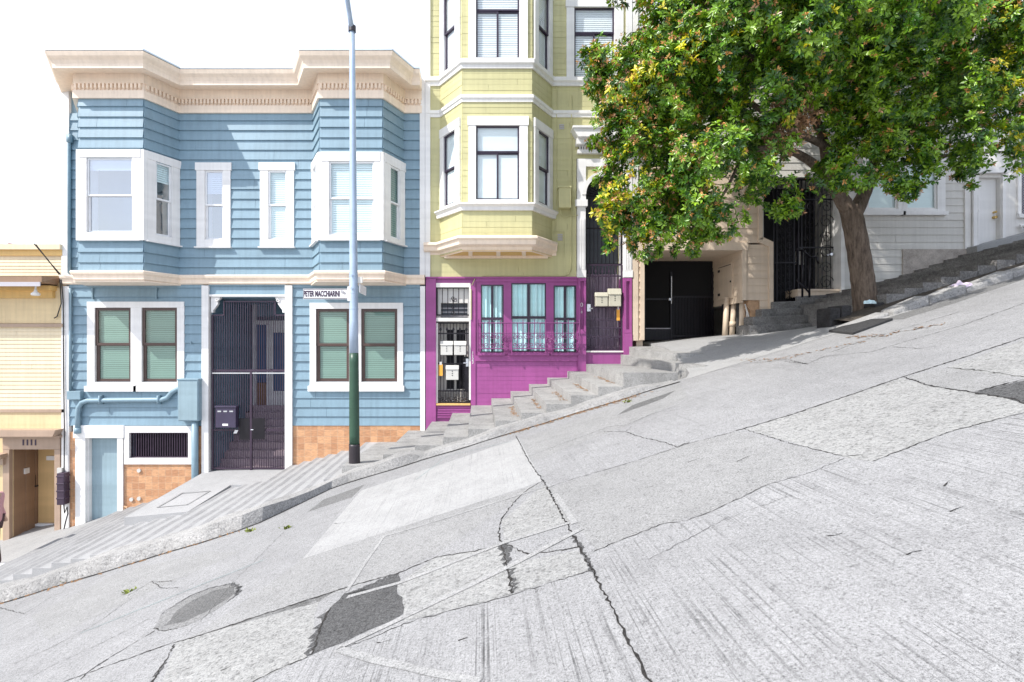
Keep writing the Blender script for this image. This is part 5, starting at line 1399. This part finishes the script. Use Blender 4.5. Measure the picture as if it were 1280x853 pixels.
# ================================================================== STREET POLE WITH NAME SIGNS
YP = 9.1
pxp = ux(443.2, YP); zp = zz(579, YP); xtop = ux(440, YP)
SP = thing('street_lamp', 'tall pale blue lamp post with a dark green lower band and white street signs', 'street lamp', (pxp, YP, zp))
def pz(y): return zz(y, YP)
def pxx(y): return ux(443.2 + (440.2 - 443.2) * (579 - y) / (579 - 35), YP)
def prad(y): return (.092 + (.047 - .092) * (579 - y) / (579 - 35))
def seg(ya, yb, m, name, ex=0, n=10):
    b = MB(); ys_ = [ya + (yb - ya) * i / n for i in range(n + 1)]
    b.tube([(pxx(y), YP, pz(y)) for y in ys_], [prad(y) + ex for y in ys_], 20); return b.build(name, M[m], SP, True)
seg(441.5, 37, 'polelight', 'pole'); seg(555, 441.6, 'polegreen', 'green_band', .001); seg(584, 555.1, 'poleblack', 'base', .006)
b = MB()
for y in (345, 361, 366.5, 386): b.tube([(pxx(y), YP, pz(y) - .012), (pxx(y), YP, pz(y) + .012)], prad(y) + .004, 20)
for y in (345, 361): b.tube([(pxx(y) - .01, YP - prad(y), pz(y)), (pxx(y) - .01, YP - prad(y) - .02, pz(y))], .02, 8)
b.build('band', M['polelight'], SP)
b = MB(); b.tube([(pxx(36), YP, pz(40)), (pxx(36), YP, pz(33))], .066, 16); b.build('collar', M['poleblack'], SP)
b = MB(); b.tube([(pxx(36), YP, pz(38)), (pxx(36) - .015, YP - .10, pz(26)), (pxx(36) - .02, YP - .30, pz(8)), (pxx(36) - .02, YP - .9, pz(-28)), (pxx(36) - .02, YP - 1.9, pz(-58)), (pxx(36) - .02, YP - 2.6, pz(-64))], [.045, .042, .042, .038, .036, .034], 12); b.build('arm', M['polelight'], SP, True)
b = MB(); lz = pz(-66); b.hexa([(pxx(36) - .14, YP - 3.2, lz - .05), (pxx(36) + .10, YP - 3.2, lz - .05), (pxx(36) + .12, YP - 2.5, lz - .08), (pxx(36) - .16, YP - 2.5, lz - .08), (pxx(36) - .10, YP - 3.15, lz + .06), (pxx(36) + .06, YP - 3.15, lz + .06), (pxx(36) + .08, YP - 2.5, lz + .10), (pxx(36) - .12, YP - 2.5, lz + .10)]); b.build('lamp_head', M['sashgrey'], SP, bevel=.02)
YS_ = YP - .03
b = MB(); b.box(ux(379.3, YS_), ux(435.5, YS_), YS_ - .012, YS_ + .012, zz(374.2, YS_), zz(361.2, YS_)); sgn = b.build('name_sign', M['signwhite'], SP)
b = MB()
for a0, a1, y0, y1 in ((379.8, 434.8, 361.6, 362.3), (379.8, 434.8, 373.0, 373.7), (379.8, 380.3, 362.3, 373), (434.3, 434.8, 362.3, 373)): b.box(ux(a0, YS_), ux(a1, YS_), YS_ - .0145, YS_ - .0125, zz(y1, YS_), zz(y0, YS_))
b.build('border', M['ink'], sgn)
text('sign_lettering', 'PETER MACCHIARINI', (ux(402.3, YS_), YS_ - .0145, zz(367.8, YS_)), .098, M['ink'], sgn, .505, depth=.001, bold=.006)
text('sign_lettering', 'STEPS', (ux(429.3, YS_), YS_ - .0145, zz(366.3, YS_)), .046, M['ink'], sgn, .62, rot=(R(90), R(33), 0), depth=.001)
b = MB(); b.box(ux(434.8, YS_), ux(438.5, YS_), YS_ - .03, YS_ + .02, zz(376.5, YS_), zz(358.5, YS_)); b.build('sign_bracket', M['signwhite'], SP)
# second sign, seen almost edge-on, pointing away to the houses
b = MB(); sx = pxx(360) + .10
def turned(u, w_, z): return (sx - u * .05 - w_, YP + .02 + u * .99, z)
Z0, Z1 = pz(365.4), pz(354.6)
b.hexa([turned(0, -.012, Z0), turned(.62, -.012, Z0), turned(.62, .012, Z0), turned(0, .012, Z0), turned(0, -.012, Z1), turned(.62, -.012, Z1), turned(.62, .012, Z1), turned(0, .012, Z1)])
s2 = b.build('name_sign', M['signwhite'], SP)
b = MB()
for z in (Z0 + .012, Z1 - .018): b.hexa([turned(0, .013, z), turned(.62, .013, z), turned(.62, .016, z), turned(0, .016, z), turned(0, .013, z + .007), turned(.62, .013, z + .007), turned(.62, .016, z + .007), turned(0, .016, z + .007)])
b.build('border', M['ink'], s2)
tt = text('sign_lettering', 'JONES', (0, 0, 0), .095, M['ink'], s2, .9, rot=(R(90), 0, R(93)), depth=.001, bold=.004)
tt.data.transform(Matrix.Translation((sx - .016 - .0155, YP + .02 + .31, (Z0 + Z1) / 2)) @ Matrix.Rotation(R(180), 4, 'Z'))
b = MB(); b.box(pxx(350) + .075, pxx(350) + .16, YP - .01, YP + .02, pz(354), pz(346.5)); b.build('sign_bracket', M['mail_grey'], SP)

# ================================================================== TREE
def limb(mb, pts, r0, r1, n=12):
    P = [Vector(p) for p in pts]; Q = []
    for i in range(len(P) - 1):
        p0, p1, p2, p3 = P[max(i - 1, 0)], P[i], P[i + 1], P[min(i + 2, len(P) - 1)]
        for k in range(5):
            t = k / 5; Q.append(.5 * ((2 * p1) + (-p0 + p2) * t + (2 * p0 - 5 * p1 + 4 * p2 - p3) * t * t + (-p0 + 3 * p1 - 3 * p2 + p3) * t ** 3))
    Q.append(P[-1]); m = len(Q)
    mb.tube(Q, [(r0 + (r1 - r0) * (i / (m - 1)) ** .8) * (1 + .025 * math.sin(i * 2.3)) for i in range(m)], n)
def T(px, py, Y): return (ux(px, Y), Y, zz(py, Y))
TY = 9.75
TR_ = thing('street_tree', 'broad dark green street tree with yellow and orange tipped leaves over the garage', 'tree', T(1081, 380, TY))
b = MB()
limb(b, [T(1083, 388, TY), T(1081, 372, TY), T(1077, 340, TY), T(1070, 295, TY), T(1062, 258, TY)], .215, .175, 18)
limb(b, [T(1066, 272, TY), T(1079, 245, TY + .05), T(1090, 215, TY + .1), T(1100, 160, TY + .2), T(1115, 60, TY)], .15, .06)
limb(b, [T(1060, 262, TY), T(1050, 246, TY - .02), T(1036, 222, TY), T(1032, 190, TY - .1), T(1024, 160, TY - .2), T(1005, 110, 9.2), T(985, 20, 8.9)], .15, .05)
b.build('trunk', M['bark'], TR_, True)
b = MB()
limb(b, [T(1036, 222, TY), T(1010, 200, 9.5), T(975, 185, 9.2), T(930, 190, 8.9), T(870, 205, 8.7)], .10, .03, 9)
limb(b, [T(1030, 182, TY), T(1040, 186, 9.6), T(985, 160, 9.0), T(920, 120, 8.6), T(850, 110, 8.5), T(790, 120, 8.5)], .09, .02, 9)
limb(b, [T(1095, 190, TY), T(1130, 160, 9.4), T(1180, 140, 9.1), T(1240, 150, 9.0)], .09, .02, 9)
limb(b, [T(1090, 215, TY), T(1130, 205, 9.8), T(1180, 195, 9.9), T(1250, 190, 9.9)], .07, .02, 8)
limb(b, [T(1020, 140, 9.3), T(960, 90, 8.6), T(900, 40, 8.3), T(850, -10, 8.2)], .08, .02, 8)
limb(b, [T(1105, 120, TY), T(1150, 60, 9.1), T(1220, 10, 8.8)], .08, .02, 8)
limb(b, [T(870, 205, 8.7), T(820, 230, 8.6), T(775, 265, 8.7)], .035, .01, 7)
limb(b, [T(930, 190, 8.9), T(900, 250, 8.7), T(860, 290, 8.7)], .035, .01, 7)
b.build('limb', M['bark'], TR_, True)
CL = [  # crown masses: where (measured on the photo, with a depth) and how large (photo pixels)
    (757, 82, 30, 8.5), (738, 74, 14, 8.5), (777, 66, 16, 8.4), (786, 118, 46, 8.5), (752, 130, 26, 8.6), (778, 170, 36, 8.5), (842, 34, 46, 8.3), (838, 110, 56, 8.2), (812, 200, 52, 8.4),
    (762, 268, 30, 8.6), (752, 308, 15, 8.6), (772, 236, 30, 8.5), (800, 268, 36, 8.6), (808, 306, 20, 8.7), (846, 256, 52, 8.4), (858, 306, 18, 8.6), (880, 195, 62, 8.1), (892, 268, 36, 8.5), (916, 262, 22, 8.7),
    (900, 70, 62, 8.0), (960, 30, 62, 8.0), (958, 120, 52, 8.1), (935, 200, 46, 8.5), (962, 232, 30, 8.8), (982, 258, 18, 8.9), (1012, 232, 24, 8.9), (1042, 214, 30, 8.9), (1070, 214, 26, 8.7), (1010, 60, 60, 7.9),
    (1072, 40, 66, 8.0), (1006, 108, 34, 8.7), (1085, 100, 40, 8.6), (1098, 168, 36, 9.0), (1066, 180, 20, 9.3), (1130, 110, 56, 8.5), (1140, 190, 42, 9.0), (1122, 226, 16, 8.9), (1136, 236, 14, 8.9), (1150, 40, 66, 8.2),
    (1185, 170, 48, 8.8), (1188, 208, 20, 9.1), (1212, 110, 52, 8.5), (1230, 180, 42, 9.0), (1222, 214, 22, 9.2), (1252, 205, 26, 9.2), (1240, 40, 60, 8.4), (1276, 110, 40, 8.8), (1290, 170, 40, 9.0), (1300, 40, 60, 8.7),
    (792, 108, 36, 10.0), (826, 72, 44, 10.0), (822, 130, 40, 10.1), (870, 90, 60, 10.1), (885, 30, 60, 10.0), (742, 100, 18, 8.5), (746, 280, 14, 8.6), (744, 302, 12, 8.6), (1040, 152, 26, 9.2), (1062, 140, 22, 9.0), (808, -48, 52, 8.5), (770, -95, 44, 8.6), (860, -130, 80, 8.6), (760, -150, 50, 8.6), (950, -190, 90, 8.6), (1080, -200, 100, 8.8),
    (880, -50, 70, 8.3), (980, -70, 90, 8.2), (1090, -80, 95, 8.3), (1200, -60, 80, 8.5), (1300, -60, 70, 8.8),
    (930, 60, 70, 9.6), (1020, 0, 90, 9.8), (1120, 20, 90, 10.0), (1220, 70, 70, 10.0), (880, 150, 60, 9.6), (960, 170, 40, 9.7), (1150, 140, 50, 10.0), (1040, -80, 110, 10.2), (1160, -90, 100, 10.2),
    (1010, 20, 60, 7.2), (1090, -10, 70, 7.2), (940, 0, 55, 7.4), (1170, 10, 60, 7.4), (1040, 120, 22, 9.6), (820, 70, 40, 9.2), (830, 170, 46, 9.3), (830, 260, 34, 9.2),
]
rng = np.random.default_rng(5)
V_, F_, C_ = [], [], []
def leaves(P, N, Llen, nl, cols, openness=.9):
    """rosettes of folded pointed leaves at points P facing N"""
    n = len(P)
    a = np.cross(N, rng.normal(size=(n, 3))); a /= np.linalg.norm(a, axis=1)[:, None]
    c = np.cross(N, a)
    out_v, out_c = [], []
    for k in range(nl):
        th = 2 * np.pi * (k / nl) + rng.uniform(-.4, .4, n)
        el = rng.uniform(.1, openness, n)
        d = (a * np.cos(th)[:, None] + c * np.sin(th)[:, None]) * np.cos(el)[:, None] + N * np.sin(el)[:, None]
        d[:, 2] -= rng.uniform(0, .3, n); d /= np.linalg.norm(d, axis=1)[:, None]
        s = np.cross(d, N); s /= (np.linalg.norm(s, axis=1)[:, None] + 1e-6)
        up = np.cross(s, d)
        L = Llen * rng.uniform(.65, 1.2, n)[:, None]; W = L * rng.uniform(.17, .24, n)[:, None]
        base = P + d * .012
        out_v.append(np.stack([base, base + d * L * .52 + s * W + up * W * .5, base + d * L - up * L * .12, base + d * L * .52 - s * W + up * W * .5], 1))
        out_c.append(cols * rng.uniform(.75, 1.25, n)[:, None])
    v = np.stack(out_v, 1).reshape(-1, 3); q = np.repeat(np.stack(out_c, 1).reshape(-1, 3), 4, 0)
    return v, q
GREEN = np.array([[.095, .235, .014], [.035, .11, .014], [.155, .31, .016], [.22, .37, .02]])
BV, BC, OV, OC = [], [], [], []
WAVES = []
for k in range(6):
    w_ = rng.normal(size=3); w_ /= np.linalg.norm(w_); WAVES.append((w_ * 2 * np.pi / rng.uniform(.55, 1.5), rng.uniform(0, 6.28)))
for (px_, py_, rp, Yc) in CL:
    c = np.array(T(px_, py_, Yc)); r = rp * Yc / FPX * .90
    n = int(150 * r * r * 12 * 1.02) + 14
    d = rng.normal(size=(n, 3)); d /= np.linalg.norm(d, axis=1)[:, None]
    lump = 1 + .32 * np.sin(d[:, 0] * 5 + px_) * np.cos(d[:, 2] * 6 + py_) + .10 * np.sin(d[:, 1] * 9 + rp)
    rad_ = r * lump * (1 - .42 * rng.random(n) ** 2.2)
    P = c + d * rad_[:, None] * np.array([1, .95, .92])
    N = d + np.array([-.15, -.15, .45]) + rng.normal(scale=.35, size=(n, 3)); N /= np.linalg.norm(N, axis=1)[:, None]
    vn = sum(np.sin(P @ w_ + ph_) for w_, ph_ in WAVES)
    keep = (P[:, 1] < 11.7) & (vn > -.55); P, N, d = P[keep], N[keep], d[keep]; n = len(P)
    ci = rng.choice(4, n, p=[.30, .38, .20, .12]); cols = GREEN[ci].copy()
    lit_tips = (rad_[keep] > r * .93) & (rng.random(n) < .45)        # brighter outer leaves: sunlit highlights put into the colour, plus new shoots
    cols[lit_tips] = np.array([.21, .37, .016])
    left = np.clip((930 - (CX + P[:, 0] / P[:, 1] * FPX)) / 200, 0, 1)
    right_ = np.clip(((CX + P[:, 0] / P[:, 1] * FPX) - 1215) / 60, 0, 1)
    yel = rng.random(n) < (.012 + .075 * left + .12 * right_)
    for (yx, yy_, yd) in ((786, 112, .30), (764, 246, .28), (748, 270, .22), (800, 100, .22), (1000, 150, .25), (866, 60, .22), (736, 250, .2), (1262, 90, .35), (778, 236, .2)):
        yc = np.array(T(yx, yy_, 8.0)); dd = np.hypot(P[:, 0] / P[:, 1] - yc[0] / yc[1], P[:, 2] / P[:, 1] - yc[2] / yc[1]) * 8.0
        yel |= (dd < yd) & (P[:, 1] < 8.45) & (rng.random(n) < .36)
    cols[yel] = np.array([.60, .56, .02]) * rng.uniform(.7, 1.15, (yel.sum(), 1))
    lt = (rng.random(n) < .16) & ~yel
    cols[lt] = np.array([.20, .36, .03])
    v, q = leaves(P, N, .092, 8, cols); BV.append(v); BC.append(q)
    sel = rng.random(n) < .10 + .26 * left
    if sel.any():
        oc = np.where(rng.random((sel.sum(), 1)) < .6, np.array([[.66, .32, .10]]), np.array([[.50, .28, .16]]))
        v, q = leaves(P[sel] + N[sel] * .065, N[sel], .055, 7, oc, 1.3); OV.append(v); OC.append(q)
# withered brown clumps in the middle of the crown
for (px_, py_, rp, Yc) in ((985, 130, 34, 8.1), (975, 175, 26, 8.3), (1005, 150, 22, 8.2)):
    c = np.array(T(px_, py_, Yc)); r = rp * Yc / FPX; n = 55
    d = rng.normal(size=(n, 3)); d /= np.linalg.norm(d, axis=1)[:, None]
    P = c + d * r * rng.random((n, 1)) ** .5 * np.array([1, .6, .9])
    v, q = leaves(P, rng.normal(size=(n, 3)), .085, 6, np.array([[.34, .20, .11]]) * rng.uniform(.6, 1.5, (n, 1)), .5); OV.append(v); OC.append(q)
def leafmesh(name, V, C, parent):
    v = np.concatenate(V); c = np.concatenate(C); nf = len(v) // 4
    me = bpy.data.meshes.new(name)
    me.vertices.add(len(v)); me.vertices.foreach_set('co', v.astype(np.float32).ravel())
    i = np.arange(nf) * 4
    tri = np.stack([i, i + 1, i + 2, i, i + 2, i + 3], 1).ravel()
    me.loops.add(len(tri)); me.loops.foreach_set('vertex_index', tri.astype(np.int32))
    me.polygons.add(nf * 2); me.polygons.foreach_set('loop_start', (np.arange(nf * 2) * 3).astype(np.int32)); me.polygons.foreach_set('loop_total', np.full(nf * 2, 3, np.int32))
    me.update(calc_edges=True)
    at = me.color_attributes.new('tone', 'FLOAT_COLOR', 'POINT')
    at.data.foreach_set('color', np.concatenate([c, np.ones((len(c), 1))], 1).astype(np.float32).ravel())
    me.materials.append(M['leaf']); me.update()
    o = bpy.data.objects.new(name, me); COL.objects.link(o); adopt(o, parent)
    print(name, nf); return o
cr = leafmesh('crown', BV, BC, TR_)
leafmesh('blossom', OV, OC, TR_)

# ================================================================== SMALL THINGS
def crumple(name, cx_, cy_, cz_, sx, sy, sz, seed, mat, label, cat):
    rs = random.Random(seed); bm_ = bmesh.new(); bmesh.ops.create_icosphere(bm_, subdivisions=3, radius=1)
    for v in bm_.verts:
        k = 1 + .28 * math.sin(v.co.x * 6 + seed) * math.cos(v.co.y * 5) + rs.uniform(-.16, .16)
        v.co = Vector((cx_ + v.co.x * sx * k, cy_ + v.co.y * sy * k, cz_ + max(-.25, v.co.z) * sz * k))
    me = bpy.data.meshes.new(name); bm_.to_mesh(me); bm_.free(); me.materials.append(M[mat])
    o = bpy.data.objects.new(name, me); COL.objects.link(o); return tag(o, label, cat)
p = rpt(1202, 366)
crumple('plastic_bag', p[0], p[1], p[2] + .07, .17, .10, .11, 3, 'lilac', 'crumpled lilac plastic bag lying in the gutter on the right', 'bag')
q = T(1087, 379, 9.3)
crumple('cloth_scrap', q[0], q[1], q[2], .10, .05, .05, 8, 'maskblue', 'pale blue cloth scrap at the foot of the tree trunk', 'cloth')
b = MB()
pl = [rpt(1036, 416, .03), rpt(1066, 419, .03), rpt(1116, 401, .03), rpt(1080, 402, .03)]
pl = [Vector(v) for v in pl]
b.hexa([tuple(v - Vector((0, 0, .025))) for v in pl] + [tuple(v + Vector((0, 0, .012))) for v in pl])
tag(b.build('steel_plate', M['plate'], None, bevel=.004), 'dark steel plate lying on the road below the tree', 'plate')
def weed(px_, py_, n, label='small green weed tuft growing out of the kerb joint'):
    p = rpt(px_, py_); b = MB(); rw = random.Random(int(px_))
    for i in range(n):
        a = rw.uniform(0, 6.28); l = rw.uniform(.02, .055); h = rw.uniform(.015, .05); ox, oy = rw.gauss(0, .035), rw.gauss(0, .02)
        dx, dy = math.cos(a), math.sin(a); w_ = .010
        b.face([(p[0] + ox - dy * w_, p[1] + oy + dx * w_, p[2]), (p[0] + ox + dy * w_, p[1] + oy - dx * w_, p[2]), (p[0] + ox + dx * l, p[1] + oy + dy * l, p[2] + h)])
        b.face([(p[0] + ox, p[1] + oy, p[2]), (p[0] + ox + dx * l * .4 + dy * w_ * 1.6, p[1] + oy + dy * l * .4 - dx * w_ * 1.6, p[2] + h * .7), (p[0] + ox + dx * l, p[1] + oy + dy * l, p[2] + h)])
    return tag(b.build('weed', M['weed'], None), label, 'weed', 'weeds in the gutter')
for q_ in ((46, 738), (120, 716), (84, 728), (143, 710), (358, 661), (312, 665), (160, 741), (598, 550), (786, 503)): weed(*q_, 26)
lv = MB(); rl_ = random.Random(9)
def litter(x0, y0, x1, y1, n, spread=.05, zf=None):
    for i in range(n):
        t = rl_.random(); x_ = x0 + (x1 - x0) * t + rl_.gauss(0, spread); y_ = y0 + (y1 - y0) * t + rl_.gauss(0, spread)
        z_ = zf(x_, y_) if zf else zroad(x_); a = rl_.uniform(0, 3.14); l, w_ = rl_.uniform(.02, .05), rl_.uniform(.006, .014); dx, dy = math.cos(a), math.sin(a)
        h = rl_.uniform(.004, .02)
        lv.face([(x_ - dx * l, y_ - dy * l, z_ + .005), (x_ - dy * w_, y_ + dx * w_, z_ + .008), (x_ + dx * l, y_ + dy * l, z_ + h), (x_ + dy * w_, y_ - dx * w_, z_ + .006)])
for i, (nx, zw) in enumerate(zip(NOS[5:], ZW[5:])):
    zk_ = max(min(zw - .10, zroad(nx + .2) + .30), zroad(nx + .43) + .10)
    f = lambda x_, y_, zw=zw, zk_=zk_: zk_ + (zw - zk_) * (y_ - 8.84) / 3.21
    litter(nx + .40, 9.3, nx + .39, 10.6, 60, .03, f)
litter(.4, 8.42, 2.5, 8.40, 240, .05); litter(2.2, 8.35, 2.6, 8.3, 40, .08)
for a, c, n_ in (((1060, 422), (1110, 420), 60), ((960, 452), (1090, 425), 60), ((1115, 417), (1180, 405), 50), ((900, 452), (990, 449), 50)):
    pa, pb = rpt(*a), rpt(*c); litter(pa[0], pa[1], pb[0], pb[1], n_, .04)
litter(-9.3, 7.35, -3.4, 7.33, 130, .03)
tag(lv.build('fallen_leaves', M['drygrass'], None), 'dry brown leaves gathered on the steps and in the gutter', 'fallen leaves', None, 'stuff')
# ------------------------------------------------------------------ passer-by at the left edge
YM = 9.6
def ground_at(x): 
    za, zb_ = zroad(x) + .14, zbase(x); return za + (zb_ - za) * (YM - 7.74) / (12.3 - 7.74)
xm = ux(-11, YM); zgd = ground_at(xm)
PE = thing('person', 'person in a dusty pink coat, maroon trousers and white shoes cut by the left edge', 'person', (xm, YM, zgd))
def skin(name, pts, edges, rad, mat, parent, sub=2):
    me = bpy.data.meshes.new(name); me.from_pydata([tuple(p) for p in pts], edges, [])
    o = bpy.data.objects.new(name, me); COL.objects.link(o); adopt(o, parent)
    me.materials.append(M[mat])
    mo = o.modifiers.new('skin', 'SKIN')
    me.update()
    for i, v in enumerate(me.skin_vertices[0].data if me.skin_vertices else []): v.radius = (rad[i], rad[i]); v.use_root = (i == 0)
    sb_ = o.modifiers.new('sub', 'SUBSURF'); sb_.levels = sb_.render_levels = sub
    return o
def pm(x, y, z): return (xm + x, YM + y, zgd + z)
bpy.context.view_layer.update()
def skin_obj(name, pts, edges, rad, mat, parent):
    me = bpy.data.meshes.new(name); bm_ = bmesh.new()
    lay = bm_.verts.layers.skin.verify()
    vs = []
    for p_, r_ in zip(pts, rad):
        v = bm_.verts.new(p_); v[lay].radius = (r_, r_) if not isinstance(r_, tuple) else r_; vs.append(v)
    vs[0][lay].use_root = True
    for a, c in edges: bm_.edges.new((vs[a], vs[c]))
    bm_.to_mesh(me); bm_.free(); me.materials.append(M[mat])
    o = bpy.data.objects.new(name, me); COL.objects.link(o); adopt(o, parent)
    o.modifiers.new('skin', 'SKIN').use_smooth_shade = True
    s_ = o.modifiers.new('sub', 'SUBSURF'); s_.levels = s_.render_levels = 2
    return o
LG = [pm(0, 0, .92), pm(.03, -.09, .88), pm(.15, -.09, .50), pm(.20, -.09, .10), pm(.30, -.10, .06), pm(-.03, .09, .88), pm(-.02, .09, .48), pm(-.20, .09, .14), pm(-.10, .10, .05),
      pm(0, 0, 1.10), pm(.01, 0, 1.32), pm(.02, 0, 1.44), pm(.03, 0, 1.50), pm(.04, 0, 1.58), pm(.045, 0, 1.66),
      pm(.01, -.17, 1.37), pm(.02, -.22, 1.10), pm(.14, -.20, .90), pm(.18, -.20, .83), pm(.01, .17, 1.37), pm(-.05, .22, 1.10), pm(.05, .22, .90), pm(.08, .22, .83)]
ED = [(0, 1), (1, 2), (2, 3), (3, 4), (0, 5), (5, 6), (6, 7), (7, 8), (0, 9), (9, 10), (10, 11), (11, 12), (12, 13), (13, 14), (10, 15), (15, 16), (16, 17), (17, 18), (10, 19), (19, 20), (20, 21), (21, 22)]
RD = [.12, .085, .058, .040, .032, .085, .058, .040, .032, .115, .115, .055, .05, .085, .075, .055, .042, .030, .032, .055, .042, .030, .032]
skin_obj('body', LG, ED, RD, 'skin', PE)
skin_obj('trousers', [LG[0], LG[1], LG[2], pm(.20, -.09, .13), LG[5], LG[6], pm(-.19, .09, .18)], [(0, 1), (1, 2), (2, 3), (0, 4), (4, 5), (5, 6)], [.135, .10, .078, .068, .10, .078, .068], 'trousers', PE)
skin_obj('coat', [pm(0, 0, .80), pm(0, 0, 1.08), pm(.01, 0, 1.34), LG[15], LG[16], pm(.12, -.20, .93), LG[19], LG[20], pm(.04, .22, .93)], [(0, 1), (1, 2), (2, 3), (3, 4), (4, 5), (2, 6), (6, 7), (7, 8)], [.19, .15, .14, .07, .056, .046, .07, .056, .046], 'pink', PE)
b = MB()
for sx_, sy_, hz_ in ((.26, -.09, 0), (-.13, .09, .0)):
    lo = [(-.10, -.045), (.02, -.05), (.12, -.045), (.16, 0), (.12, .045), (.02, .05), (-.10, .045), (-.13, 0)]
    n = len(lo); base = len(b.v)
    for zc, k in ((.0, 1.0), (.03, 1.03), (.065, .9), (.10, .55)):
        for (a, c) in lo:
            xx_ = a * (k if a > 0 else (1.0 if zc < .07 else .95)); 
            if zc > .06 and a > .05: xx_ = a * .6
            b.v.append(pm(sx_ + xx_ * .95, sy_ + c * k, zc + hz_ + .012 + RS * 0.55 * (sx_ + xx_)))
    for L_ in range(3):
        for i in range(n):
            j = (i + 1) % n; b.f.append((base + L_ * n + i, base + L_ * n + j, base + (L_ + 1) * n + j, base + (L_ + 1) * n + i)); b.mi.append(0)
    b.f.append(tuple(range(base + 3 * n, base + 4 * n))); b.mi.append(0)
b.build('shoe', M['shoe'], PE, True)
hb = bmesh.new(); bmesh.ops.create_icosphere(hb, subdivisions=3, radius=1)
for v in hb.verts: v.co = Vector(pm(.02 + v.co.x * .105, v.co.y * .10, 1.61 + v.co.z * .115 - (.03 if v.co.x < -.3 else 0)))
hb_me = bpy.data.meshes.new('hair'); hb.to_mesh(hb_me); hb.free(); hb_me.materials.append(M['hair']); ho = bpy.data.objects.new('hair', hb_me); COL.objects.link(ho); adopt(ho, PE)
